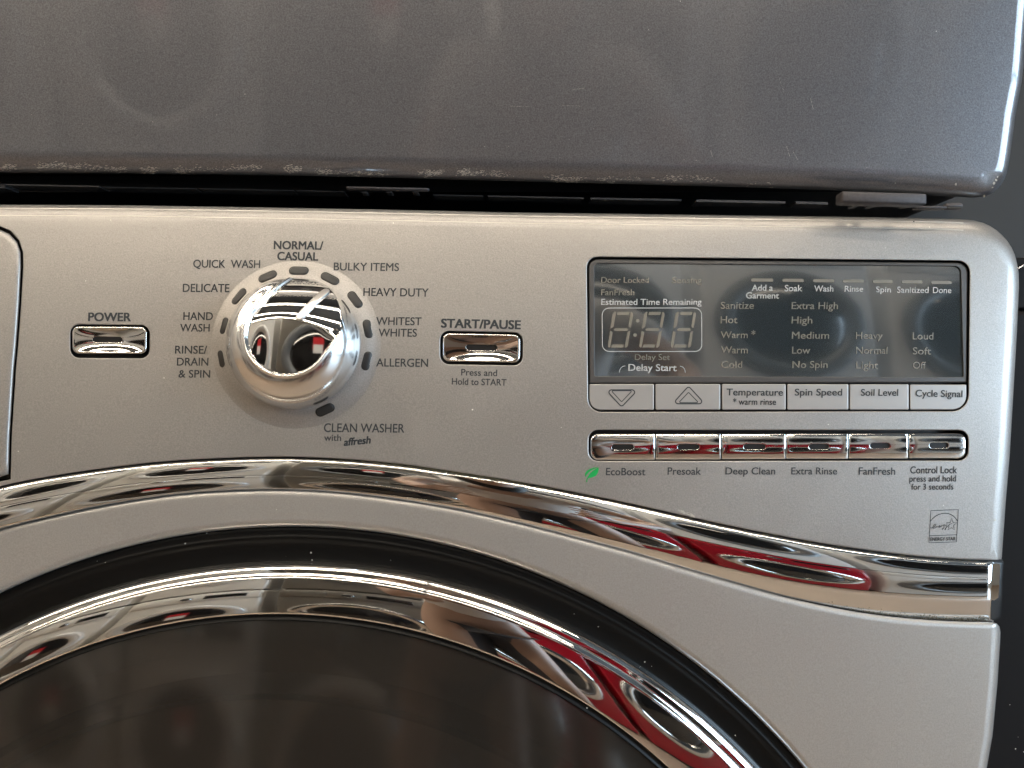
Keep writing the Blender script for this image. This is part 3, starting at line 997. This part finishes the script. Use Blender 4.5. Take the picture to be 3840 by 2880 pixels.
for i in range(1, N + 1):
    q = i / N; m = (q + q0) / 2
    for a, b in zip(keyp[:-1], keyp[1:]):
        if m <= b[0]: break
    p = a[1] + (b[1] - a[1]) * (m - a[0]) / (b[0] - a[0])
    d -= (q - q0) * 225 * math.tan(R(p)) * (0.6 if p > 70 else 1)
    prof.append((q, d)); q0 = q
spec = [tuple(N0[k] + (N1[k] - N0[k]) * q for k in range(3)) + (dd,) for q, dd in prof]
dring = rings('door_ring', spec[:int(.885 * N) + 2], M['chrome'], washer, sharp=30)
rings('inner_ring', spec[int(.885 * N) + 1:], M['black_ring'] if 'black_ring' in M else M['gasket'], dring)
print('RING depth end', spec[-1], min(s[3] for s in spec))
dend = spec[-1][3]
# curved dark glass
def glassoff(t): return dend + 6 - 60 * (1 - t * t)
gs = []
for k in range(0, 33):
    t = 1 - k / 32 if k < 32 else 0.004
    gs.append((1030 - 40 * (1 - t), 4465 - 60 * (1 - t), 2150 * t, dend + 8 - 190 * (1 - t * t)))
glass = bpy.data.materials.new('door_glass'); glass.use_nodes = True
nt = glass.node_tree; nt.nodes.clear()
o_ = nt.nodes.new('ShaderNodeOutputMaterial'); mx = nt.nodes.new('ShaderNodeMixShader'); tr = nt.nodes.new('ShaderNodeBsdfTransparent'); gl = nt.nodes.new('ShaderNodeBsdfGlossy'); fr = nt.nodes.new('ShaderNodeFresnel')
tr.inputs[0].default_value = (0.32, 0.27, 0.23, 1); gl.inputs['Roughness'].default_value = 0.085; gl.inputs[0].default_value = (0.9, 0.85, 0.8, 1); fr.inputs[0].default_value = 1.75
nt.links.new(fr.outputs[0], mx.inputs[0]); nt.links.new(tr.outputs[0], mx.inputs[1]); nt.links.new(gl.outputs[0], mx.inputs[2]); df = nt.nodes.new('ShaderNodeBsdfDiffuse'); df.inputs[0].default_value = (0.42, 0.38, 0.33, 1); m3 = nt.nodes.new('ShaderNodeMixShader'); m3.inputs[0].default_value = 0.03
nt.links.new(mx.outputs[0], m3.inputs[1]); nt.links.new(df.outputs[0], m3.inputs[2]); nt.links.new(m3.outputs[0], o_.inputs[0])
rings('door_glass', gs, glass, dring)
bowl_m = grain(mat('bowl_plastic', (0.15, 0.125, 0.105), 0.3), 40, 0.1)
bw = [(1030, 4480, 2170, dend + 60), (1030, 4480, 2120, dend + 90), (1030, 4490, 2060, dend + 130), (1030, 4500, 1980, dend + 140), (1010, 4500, 1940, dend + 175), (1010, 4500, 1900, dend + 190),
      (980, 4500, 1850, dend + 330), (960, 4500, 1700, dend + 520), (950, 4480, 1500, dend + 640), (950, 4480, 1480, dend + 560), (950, 4480, 1200, dend + 600), (950, 4480, 600, dend + 640), (950, 4480, 4, dend + 650)]
rings('door_bowl', bw, bowl_m, dring, sharp=20)

# ---- washer body behind the front, its top and side
tl = F(-1640, 800, 0); trr = F(3700, 830, 0); bl = F(-1500, 7600, 0)
by = max(tl.y, trr.y) + 0.012
xl_, xr_ = W(-1640, 1400, by).x, W(3735, 1400, by).x - .008
ztop = W(1900, 812, 0.0).z
box('cabinet', (xl_, by, 0.10), (xr_, by + .62, ztop - .006), M['silver_low'], washer)
for fx in (xl_ + .05, xr_ - .05):
    for fy in (by + .06, by + .56):
        box('foot', (fx - .02, fy - .02, 0.0), (fx + .02, fy + .02, 0.102), M['black'], washer)

# ================================================================== the charcoal dryer above
dryer = empty('clothes_dryer', W(1010, 300, 0.3), 'charcoal grey clothes dryer with scuffed lower edge, stacked above the silver washer', 'clothes dryer')
dbot = [(-1560, 650), (-900, 640), (-150, 645), (0, 648), (480, 651), (955, 656), (1440, 667), (1920, 680), (2350, 691), (2788, 703), (3135, 714), (3400, 726), (3560, 736), (3640, 741)]
dout = densify(dbot, 60, closed=False)[:-1] + [(3640, 742), (3672, 740), (3700, 735), (3722, 725), (3740, 711), (3755, 694), (3768, 672), (3776, 650), (3783, 615)]
dout += densify([(3789, 578), (3799, 505), (3808, 434), (3832, 308), (3840, 231), (3848, 120), (3858, 0), (3868, -150), (3890, -900), (3900, -5400), (-1760, -5400), (-1700, 400), (-1640, 600)], 110, closed=False)
def dry_fillet(x, y, nx, ny):
    b = smooth01((-ny - .15) / .5)
    return (44 + 44 * b, 36 + 40 * b)
DOFF = -30
dface = plate('front_panel', dout, [], off=DOFF, wall=30, mat=M['char'], parent=dryer, fillet=dry_fillet, grid=130, seg=12)
def dry_surface(x, y):
    e = interp(dbot, x)
    d = e - y
    if d >= 88: return DOFF
    c_ = 1 - d / 88
    t = math.acos(max(-1, min(1, c_)))
    return DOFF + 76 * (1 - math.sin(t))
# pale scuffs where the paint is worn through on the lower roll
V = []; Q = []
r3 = random.Random(11)
def chip(x, y, s, e, a):
    i0 = len(V)
    k = r3.randint(5, 7)
    for i in range(k):
        b = 2 * PI * i / k
        rr = s * r3.uniform(.5, 1.1)
        u, v = rr * e * math.cos(b), rr * math.sin(b)
        X, Y = x + u * math.cos(a) - v * math.sin(a), y + u * math.sin(a) + v * math.cos(a)
        V.append(F(X, Y, dry_surface(X, min(Y, interp(dbot, X) - 1)) - 1.2))
    Q.append(tuple(range(i0, i0 + k)))
for i in range(3400):
    x = r3.choice([r3.gauss(1050, 260), r3.gauss(1600, 250), r3.uniform(0, 700), r3.gauss(2100, 260), r3.uniform(0, 3000)])
    dens = max(0, .48 + .9 * math.sin(x * .031 + 2 * math.sin(x * .011)) * math.sin(x * .0063 + 1))
    if r3.random() > dens or x > 2950: continue
    e_ = interp(dbot, x)
    y = e_ - abs(r3.gauss(20 + 8 * math.sin(x * .008), 6.5))
    chip(x, y, r3.uniform(.4, 1.3) * (1.6 if r3.random() < .10 else 1), r3.uniform(2.0, 6.5), r3.gauss(-.12, .16))
for i in range(60):
    x = r3.uniform(30, 3600); chip(x, r3.uniform(420, interp(dbot, x) - 60), r3.uniform(.5, 1.2), r3.uniform(1, 2), r3.uniform(-1.5, 1.5))
for (x0, y0, x1, y1) in [(2910, 262, 2942, 350), (3040, 370, 3050, 410), (2148, 336, 2196, 330), (2950, 548, 2962, 588), (2975, 570, 2992, 600), (2665, 565, 2672, 588), (1915, 398, 1990, 400), (2110, 394, 2180, 398)]:
    n_ = 14
    for k in range(n_):
        t = k / n_ + r3.uniform(-.02, .02)
        chip(x0 + (x1 - x0) * t, y0 + (y1 - y0) * t, r3.uniform(.4, .9), 2.4, math.atan2(y1 - y0, x1 - x0))
for (x, y, s) in [(3728, 688, 7), (3735, 675, 5), (3741, 664, 3.5), (3722, 703, 4), (3585, 690, 5), (3692, 735, 5)]:
    chip(x, y, s, 1.3, -1.0)
sc_ = from_py('scuff_marks', V, Q, M['chip'], dryer, smooth=False, face=(0, -1, 0)); sc_['kind'] = 'stuff'

# dryer body and its dark underside
dz = W(1900, 640, 0.0).z
uy = 0.03
box('cabinet', (W(-1700, 0, 0).x + .01, uy, W(1900, 655, uy).z), (W(3700, 0, uy).x, uy + .60, CZ + .80), M['char'], dryer)
def pbox(name, px0, py0, px1, py1, y0, y1, m, par, bev=0.0006):
    a = W(px0, py0, y0); b = W(px1, py0, y0); c = W(px0, py1, y0); d_ = W(px1, py1, y0)
    bk = Vector((0, y1 - y0, 0))
    V = [a, b, d_, c, a + bk, b + bk, d_ + bk, c + bk]
    bm = bmesh.new()
    vs = [bm.verts.new(v) for v in V]
    for f in ((0, 3, 2, 1), (4, 5, 6, 7), (0, 1, 5, 4), (1, 2, 6, 5), (2, 3, 7, 6), (3, 0, 4, 7)): bm.faces.new([vs[i] for i in f])
    bmesh.ops.recalc_face_normals(bm, faces=bm.faces)
    if bev: bmesh.ops.bevel(bm, geom=list(bm.edges), offset=bev, segments=2, profile=.5, affect='EDGES')
    return from_bm(name, bm, m, par, sharp=50)
# rolled steel rail under the dryer in lengths
for (x0, y0, x1, y1, hh, yy) in [(-300, 686, 20, 689, 16, .020), (24, 690, 372, 697, 4, .018), (384, 700, 735, 706, 3, .020), (748, 706, 1100, 713, 3, .020), (1112, 713, 1290, 717, 3, .020), (1625, 729, 1810, 733, 3, .02),
                             (1830, 733, 2190, 741, 4, .020), (2215, 741, 2555, 747, 6, .019), (2612, 748, 2945, 755, 8, .018), (2985, 755, 3104, 758, 9, .017)]:
    sl_ = (y1 - y0) / (x1 - x0)
    a = W(x0, y0, yy); b = W(x1, y1, yy); c = W(x0, y0 + hh, yy); d_ = W(x1, y1 + hh, yy)
    bk = Vector((0, .01, 0))
    from_py('base_rail', [a, b, d_, c, a + bk, b + bk, d_ + bk, c + bk], [(0, 1, 2, 3), (0, 4, 5, 1), (1, 5, 6, 2), (2, 6, 7, 3), (3, 7, 4, 0)], M['dark_metal'], dryer, smooth=False, face=(0, -1, 0))
pbox('underside_panel', -1500, 660, 3600, 720, .035, .60, M['black'], dryer, 0)  # covers the cabinet bottom in black, painting the shade under the dryer
# clamp brackets of the stacking kit
br = tag(pbox('stacking_bracket', 3159, 716, 3477, 757, -.004, .004, M['bracket'], None, .0009), 'short grey steel bracket under the dryer near its right corner', 'bracket', 'stacking brackets in the dark gap')
# tilt follows the photo: the bracket drops to the right
def shear(o, k, x0):
    for v in o.data.vertices: v.co.z -= (v.co.x - x0) * k
shear(br, .030, W(3159, 716, 0).x)
pbox('lower_flange', 3440, 772, 3552, 781, .004, .009, M['bracket'], br, .0005)
fl = pbox('hooked_tab', 3548, 759, 3615, 783, .006, .010, M['satin_dull'] if 'satin_dull' in M else M['bracket'], br, .0012)
pbox('tab_slot', 3556, 774, 3610, 777.5, .0045, .01, M['black'], br, 0)
for x in (3205, 3270, 3400): pbox('rivet', x, 762, x + 26, 769, .004, .012, M['dark_metal'], br, .0005)
br2 = tag(pbox('stacking_bracket', 1297, 697, 1608, 707, .012, .016, M['bracket'], None, .0009), 'thin dark steel bracket in the gap above the knob', 'bracket', 'stacking brackets in the dark gap')
shear(br2, .022, W(1297, 697, 0).x)
for x in (1352, 1446, 1545): pbox('rivet', x, 716, x + 24, 722, .015, .022, M['dark_metal'], br2, .0005)
# black sheets added behind and over the cabinet top to paint the gap's shade
pbox('gap_shade_back', -1600, 600, 3560, 900, .32, .33, M['black'], dryer, 0)
box('gap_shade_lid', (xl_ + .01, by - .004, ztop - .0055), (xr_ - .004, by + .60, ztop - .004), M['black'], washer)

# ================================================================== behind, right of the machines
wall_m = grain(mat('back_wall_paint', (0.014, 0.013, 0.012), 0.7), 60, 0.1)
o = box('back_wall', (-5.2, 0.98, 0), (5.2, 1.02, 3.3), wall_m); tag(o, kind='structure')
nb = empty('black_appliance', (0.62, 0.3, 0.0), 'black appliance standing behind the right edge of the silver washing machine', 'appliance')
NY = 0.10
def nbF(px, py, off=0.0): return W(px, py, NY + off * PX)
plate('front_panel', densify([(3700, 1166), (3850, 1166), (5800, 1120), (5800, 7200), (3560, 7200), (3600, 3200), (3660, 2000)], 200), [], ro=(20, 20), off=0, wall=200, mat=M['neigh'], parent=nb, mapf=nbF, grid=300)
plate('control_strip', densify([(3700, 968), (3850, 966), (5800, 900), (5800, 1090), (3850, 1158), (3700, 1160)], 200), [], ro=(10, 10), off=20, wall=200, mat=M['neigh'], parent=nb, mapf=nbF, grid=300)
rp = [(3795, 1040), (3806, 1020), (3818, 1006), (3834, 997), (3852, 992), (3900, 986), (4400, 968), (5400, 930)]
V = []; Q = []
for i, p in enumerate(rp):
    for k in range(8):
        a = 2 * PI * k / 8
        V.append(nbF(p[0] - 5 * math.cos(a) * .6, p[1] + 5 * math.cos(a), -12 - 7 * math.sin(a)))
for i in range(len(rp) - 1):
    for k in range(8):
        j = (k + 1) % 8
        Q.append((i * 8 + k, i * 8 + j, (i + 1) * 8 + j, (i + 1) * 8 + k))
from_py('chrome_rim', V, Q, M['satin'], nb)
p0, p1 = W(3780, 980, NY + .03), W(5700, 980, NY + .03)
box('cabinet', (p0.x + .004, NY + .03, 0.02), (p1.x, NY + .6, p0.z - .03), M['neigh'], nb)

# ================================================================== the shop behind the camera (seen in the chrome, lighting everything)
LY = -2.05
floor_m = grain(mat('wood_floor', (0.36, 0.25, 0.16), 0.4), 6, 0.05, 0.0)
_b = floor_m.node_tree.nodes['Principled BSDF']
wv = nd(floor_m, 'ShaderNodeTexNoise', Scale=3.0, Detail=6.0); lk(floor_m, texco(floor_m, (1, 14, 1)), wv.inputs['Vector'])
rmp = nd(floor_m, 'ShaderNodeMix', data_type='RGBA'); rmp.inputs[6].default_value = (0.46, 0.35, 0.26, 1); rmp.inputs[7].default_value = (0.33, 0.24, 0.17, 1)
lk(floor_m, wv.outputs[0], rmp.inputs[0]); lk(floor_m, rmp.outputs[2], _b.inputs['Base Color'])
tag(box('floor', (-5.2, -5.2, -.05), (5.2, 1.0, 0), floor_m), kind='structure')
tag(box('ceiling', (-5.2, -5.2, 3.3), (5.2, 1.0, 3.35), mat('ceiling_paint', (0.05, 0.05, 0.05), .8)), kind='structure')
tag(box('far_wall', (-5.2, -5.24, 0), (5.2, -5.2, 3.3), mat('wall_paint', (0.48, 0.45, 0.41), .8)), kind='structure')
tag(box('left_wall', (-5.24, -5.2, 0), (-5.2, 1.0, 3.3), mat('wall_paint_warm', (0.5, 0.46, 0.41), .8)), kind='structure')
wm = mat('window_wall_paint', (0.45, 0.45, 0.44), .8)
WX = 4.6
for nm, a, b in (('right_wall', (WX, -5.2, 0), (WX + .08, 1.0, .35)), ('right_wall', (WX, -5.2, 2.75), (WX + .08, 1.0, 3.3)), ('right_wall', (WX, -0.7, .35), (WX + .08, 1.0, 2.75)), ('right_wall', (WX, -5.2, .35), (WX + .08, -4.8, 2.75))):
    tag(box(nm, a, b, wm), kind='structure')
win = empty('shop_window', (WX, -2.2, .35), 'tall shop window letting in cool daylight, mirrored at the right of the chrome', 'window')
al = mat('window_frame_paint', (0.08, 0.08, 0.085), .4)
for y in (-4.8, -3.78, -2.76, -1.74, -.75):
    box('mullion', (WX + .01, y, .35), (WX + .07, y + .05, 2.75), al, win, .004)
for z in (.35, 1.95, 2.70):
    box('transom', (WX + .015, -4.8, z), (WX + .065, -.7, z + .05), al, win, .004)
# daylight outside: a bright, faintly clouded backdrop
skm = bpy.data.materials.new('daylight'); skm.use_nodes = True; skm.node_tree.nodes.clear()
so = nd(skm, 'ShaderNodeOutputMaterial'); em = nd(skm, 'ShaderNodeEmission'); em.inputs[1].default_value = SKY
nn = nd(skm, 'ShaderNodeTexNoise', Scale=.5, Detail=3.0); lk(skm, texco(skm), nn.inputs['Vector'])
mx2 = nd(skm, 'ShaderNodeMix', data_type='RGBA'); mx2.inputs[6].default_value = (0.42, 0.70, 1.0, 1); mx2.inputs[7].default_value = (0.80, 0.92, 1.0, 1)
lk(skm, nn.outputs[0], mx2.inputs[0]); lk(skm, mx2.outputs[2], em.inputs[0]); lk(skm, em.outputs[0], so.inputs[0])
tag(from_py('sky', [(7, -9, -.5), (7, 5, -.5), (7, 5, 7), (7, -9, 7)], [(0, 1, 2, 3)], skm, smooth=False), kind='structure')
tag(box('pavement', (WX + .1, -9, -.1), (7, 5, -.02), mat('pavement', (.3, .3, .3), .8)), kind='structure')

# ceiling tubes
lamp_m = bpy.data.materials.new('lamp_tube'); lamp_m.use_nodes = True; lamp_m.node_tree.nodes.clear()
_o = nd(lamp_m, 'ShaderNodeOutputMaterial'); _e = nd(lamp_m, 'ShaderNodeEmission'); _e.inputs[0].default_value = (1.0, 0.87, 0.70, 1); _e.inputs[1].default_value = LAMP
lk(lamp_m, _e.outputs[0], _o.inputs[0]); lamp_m.cycles.emission_sampling = 'FRONT_BACK'
hous = mat('lamp_housing', (.6, .6, .6), .4)
first = None
k = 0
ROWS = [-0.9, -2.4, -4.0]
XS = [-3.9, -2.2, -0.5, 1.2]
for yi, y in enumerate(ROWS):
    for xi, x in enumerate(XS):
        if first is None:
            r = empty('ceiling_lamp', (x, y, 3.1), None, None)
            box('housing', (x - .845, y - .17, 3.13), (x + .845, y + .17, 3.18), hous, r, .003)
            for dy in (-.019, .019): box('tube', (x - .83, y + dy - .013, 3.07), (x + .83, y + dy + .013, 3.126), lamp_m, r, .008)
            for dx_ in (-.6, .6): box('hanger', (x + dx_ - .004, y - .004, 3.18), (x + dx_ + .004, y + .004, 3.3), hous, r)
            first = r; base = Vector((x, y, 3.1))
        else:
            r = first.copy(); COL.objects.link(r); r.location = (x, y, 3.1)
            for ch in first.children:
                c = ch.copy(); COL.objects.link(c); c.parent = r; c.matrix_parent_inverse = ch.matrix_parent_inverse.copy()
        tag(r, 'long twin-tube lamp under the dark ceiling, %s row from the machines, %s one of four' % (['nearest', 'middle', 'farthest'][yi], ['leftmost', 'left-hand', 'right-hand', 'rightmost'][xi]), 'ceiling lamp', 'ceiling lamps over the aisle')

# machines across the aisle
chr2 = mat('plain_chrome', (.8, .8, .8), .08, 1.0)
gl2 = mat('dark_door_glass', (.012, .012, .013), .05, coat=1)
def lathe(name, cx, cz, y, prof, m, par, n=64):
    V = []; Q = []
    for r, o in prof:
        for i in range(n):
            a = 2 * PI * i / n
            V.append((cx + r * math.cos(a), y + o, cz + r * math.sin(a)))
    for k in range(len(prof) - 1):
        for i in range(n):
            j = (i + 1) % n
            Q.append((k * n + i, k * n + j, (k + 1) * n + j, (k + 1) * n + i))
    Q.append(tuple((len(prof) - 1) * n + i for i in range(n)))
    return from_py(name, V, Q, m, par, sharp=40, face=(0, 1, 0))
def machine(x, z0, h, body, ringm, label, cat, dz, sticker=False, knobx=0.0, name='front_load_machine'):
    r = empty(name, (x, LY - .35, z0), label, cat)
    box('cabinet', (x - .34, LY - .7, z0 + .02), (x + .34, LY, z0 + h), body, r, .018, 4)
    box('plinth', (x - .32, LY - .66, z0), (x + .32, LY - .02, z0 + .03), M['black'], r)
    zc = z0 + dz
    lathe('door_ring', x, zc, LY, [(.300, -.01), (.298, .012), (.285, .026), (.262, .032), (.235, .026), (.222, .012), (.215, .006)], ringm, r)
    lathe('door_glass', x, zc, LY, [(.222, .006), (.20, .018), (.15, .034), (.08, .043), (.02, .045)], gl2, r)
    box('control_strip', (x - .335, LY - .01, z0 + h - .15), (x + .335, LY + .012, z0 + h - .02), body, r, .006)
    box('display', (x + .06, LY + .008, z0 + h - .115), (x + .27, LY + .016, z0 + h - .05), gl2, r, .002)
    lathe('dial', x - .02 + knobx, z0 + h - .085, LY + .012, [(.034, 0), (.033, .02), (.026, .028), (.005, .029)], chr2, r, 32)
    box('drawer', (x - .31, LY + .008, z0 + h - .135), (x - .12, LY + .017, z0 + h - .035), body, r, .004)
    if sticker:
        box('red_label', (x - .02, LY + .05, zc + .02), (x + .07, LY + .052, zc + .13), mat('label_red', (.55, .01, .02), .5), r)
        box('white_label', (x - .015, LY + .0525, zc - .01), (x + .065, LY + .054, zc + .065), mat('label_white', (.8, .8, .8), .5), r)
    return r
white = mat('white_enamel', (.78, .78, .76), .25, coat=.8)
grey = mat('grey_enamel', (.20, .19, .17), .3, .3, coat=.8)
slv = mat('pale_silver', (.80, .82, .84), .3, 0, coat=.6)
gring = mat('grey_ring', (.16, .17, .18), .35, .2)
red = mat('red_enamel', (.42, .006, .02), .22, .1, coat=1)
wring = mat('pale_ring', (.7, .7, .7), .25, .2)
MX = [-2.64, -1.89, -1.14, -0.385, 0.37, 1.12, 1.87]
up = [(slv, gring), (white, wring), (white, wring), (grey, gring), (slv, gring), (slv, gring), (slv, gring)]
lo = [(white, wring), (white, wring), (white, wring), (grey, chr2), (red, chr2), (red, chr2), (slv, gring)]
upl = ['pale silver dryer at the far left across the aisle', 'white dryer with pale ring, left end of the white pair across the aisle', 'white dryer stacked beside the dark grey dryer across the aisle',
       'dark grey dryer with black door stacked opposite the knob', 'pale silver dryer directly right of the dark grey one across the aisle', 'pale silver dryer mirrored in the display window, above the middle red washer', 'pale silver dryer nearest the shop window across the aisle']
lol = ['white washer at the far left end across the aisle', 'white washer with a red and white label, left one of the two labelled', 'white washer with a red and white label beside the dark grey washer',
       'dark grey washer under the dark grey dryer across the aisle', 'red washer beside the dark grey washer across the aisle', 'middle red washer across the aisle, mirrored in the chrome band', 'pale silver washer nearest the shop window, beside the red washers across the aisle']
for i, x in enumerate(MX):
    machine(x, 0, 1.0, lo[i][0], lo[i][1], lol[i], 'washing machine', .46, sticker=i in (1, 2), name='opposite_washer')
    machine(x, 1.0, .95, up[i][0], up[i][1], upl[i], 'clothes dryer', .47, sticker=i in (2, 3), name='opposite_dryer')

# ================================================================== the person bending in front of the machines, hands raised towards them
skin_m = mat('skin', (0.42, 0.27, 0.20), .5)
shirt_m = mat('shirt_cotton', (0.62, 0.58, 0.55), .9)
trouser_m = mat('dark_denim', (0.05, 0.05, 0.058), .9)
hair_m = mat('dark_hair', (0.012, 0.009, 0.007), .55)
def skinned(name, V, E, rad, m, par, root=0, sub=2):
    me = bpy.data.meshes.new(name)
    me.from_pydata(V, E, [])
    o = link(name, me, par, m)
    md = o.modifiers.new('skin', 'SKIN'); md.use_smooth_shade = True
    if not me.skin_vertices: pass
    sv = me.skin_vertices[0].data
    for i, r in enumerate(rad): sv[i].radius = (r, r) if not isinstance(r, tuple) else r
    sv[root].use_root = True
    sb = o.modifiers.new('round', 'SUBSURF'); sb.levels = sub; sb.render_levels = sub
    return o
HX = .10
HDX, HDY = -.02, .12      # the head reaches forward and to the side
BX = HX
def build_person():
    V = []; E = []; Rr = []
    def add(p, r, par=None):
        V.append(p); Rr.append(r)
        if par is not None: E.append((par, len(V) - 1))
        return len(V) - 1

    pel = add((BX, -1.12, .86), (.15, .12))
    sp = add((BX, -1.11, 1.00), (.13, .10), pel)
    ch = add((BX, -1.06, 1.17), (.16, .11), sp)
    nb_ = add((BX + HDX * .35, -.98, 1.28), .065, ch)
    nk = add((BX + HDX * .8, -.96 + HDY * .75, 1.33), .055, nb_)
    for s, x0 in ((-1, BX), (1, BX)):
        hip = add((x0 + s * .10, -1.12, .80), .10, pel)
        kn = add((x0 + s * .13, -.98, .46), .065, hip)
        an = add((x0 + s * .13, -1.05, .09), .045, kn)
        to = add((x0 + s * .14, -.90, .04), .038, an)
        sh = add((x0 + s * .18, -1.03, 1.26), .055, ch)
        el = add((x0 + s * .24 + (.06 if s > 0 else 0), -.84, 1.04), .042, sh)
        hx = -.045 if s < 0 else .150
        wr = add((hx + s * .045, -.52, .925), .027, el)
        pm = add((hx + s * .020, -.455, .945), (.036, .020), wr)
        for k in range(4):
            z = .985 - .022 * k + (0.0 if s < 0 else -.004 * k)
            ln = [.9, 1.0, .95, .78][k]
            a = add((hx + s * .006, -.415, z - .004), .0105, pm)
            b = add((hx - s * .002, -.415 + .036 * ln, z), .0088, a)
            c = add((hx - s * .020 * ln, -.415 + .052 * ln, z), .0078, b)
            add((hx - s * .034 * ln, -.415 + .053 * ln, z + .001), .0068, c)
        t1 = add((hx - s * .004, -.44, .918), .012, pm)
        t2 = add((hx - s * .020, -.412, .905), .0105, t1)
        add((hx - s * .036, -.390, .908), .0085, t2)
    # keep every fingertip behind the lens
    V[:] = [(x, min(y, -.362), z) for x, y, z in V]
    root = empty('person', (BX, -1.0, 0), 'person in a pale T-shirt bending forward with both hands raised, mirrored in the chrome', 'person')
    body = skinned('body', V, E, Rr, skin_m, root)
    shirt = skinned('shirt', [(BX, -1.12, .84), (BX, -1.11, 1.0), (BX, -1.06, 1.17), (BX, -1.01, 1.285), (BX - .18, -1.03, 1.26), (BX + .18, -1.03, 1.26), (BX - .205, -.945, 1.15), (BX + .25, -.945, 1.15)],
                    [(0, 1), (1, 2), (2, 3), (2, 4), (2, 5), (4, 6), (5, 7)], [(.165, .14), (.15, .125), (.18, .135), .075, .075, .075, .065, .065], shirt_m, body)
    skinned('trousers', [(BX, -1.12, .90), (BX - .07, -1.12, .74), (BX - .12, -1.0, .46), (BX - .13, -1.05, .12), (BX + .07, -1.12, .74), (BX + .12, -1.0, .46), (BX + .13, -1.05, .12)],
            [(0, 1), (1, 2), (2, 3), (0, 4), (4, 5), (5, 6)], [(.155, .13), .10, .082, .065, .10, .082, .065], trouser_m, body)
    BX_ = BX
    # head: one shaped mesh with brow, nose, lips, chin and ears
    bm = bmesh.new()
    bmesh.ops.create_uvsphere(bm, u_segments=48, v_segments=32, radius=1)
    hc = Vector((BX + HDX, -.915 + HDY, 1.40))
    for v in bm.verts:
        x, y, z = v.co
        w_ = .078 * (1 - .20 * smooth01((-z - .1) / .9))
        X = x * w_; Y = y * .098; Z = z * .118
        fr_ = smooth01((y - .3) / .5)
        Y += fr_ * (.024 * math.exp(-((x / .16) ** 2)) * math.exp(-(((z + .12) / .20) ** 2)))
        Y += fr_ * .008 * math.exp(-((x / .30) ** 2)) * math.exp(-(((z + .47) / .07) ** 2))
        Y -= fr_ * .010 * math.exp(-(((abs(x) - .38) / .16) ** 2)) * math.exp(-(((z - .06) / .12) ** 2))
        Y += fr_ * .010 * math.exp(-((x / .35) ** 2)) * math.exp(-(((z + .80) / .15) ** 2))
        X += (1 if x > 0 else -1) * .014 * math.exp(-((y / .16) ** 2)) * math.exp(-(((z + .02) / .24) ** 2)) * smooth01((abs(x) - .8) / .15)
        v.co = hc + Vector((X, Y * math.cos(.25) - Z * -math.sin(.25) * 1, Z * math.cos(.25) - Y * math.sin(.25)))
    from_bm('head', bm, skin_m, body)
    for s in (-1, 1):
        bm = bmesh.new(); bmesh.ops.create_icosphere(bm, subdivisions=3, radius=.0125)
        for v in bm.verts: v.co += hc + Vector((s * .031, .078, -.014))
        from_bm('eye', bm, mat('eye_white', (.75, .73, .7), .2), body)
    bm = bmesh.new()
    bmesh.ops.create_uvsphere(bm, u_segments=64, v_segments=40, radius=1)
    for v in bm.verts:
        x, y, z = v.co
        wv_ = 1 + .02 * math.sin(22 * math.atan2(x, y)) 
        back = smooth01((.25 - y) / .5)
        v.co = hc + Vector((x * .090 * wv_, y * .105 - .016 - .01 * back, z * .125 * (1 if z > 0 else 1 + .9 * back) + .016))
    kill = [v for v in bm.verts if (v.co - hc).y > .045 and (v.co - hc).z < .062]
    bmesh.ops.delete(bm, geom=kill, context='VERTS')
    from_bm('hair', bm, hair_m, body)
    root.location.y -= 0.16
build_person()
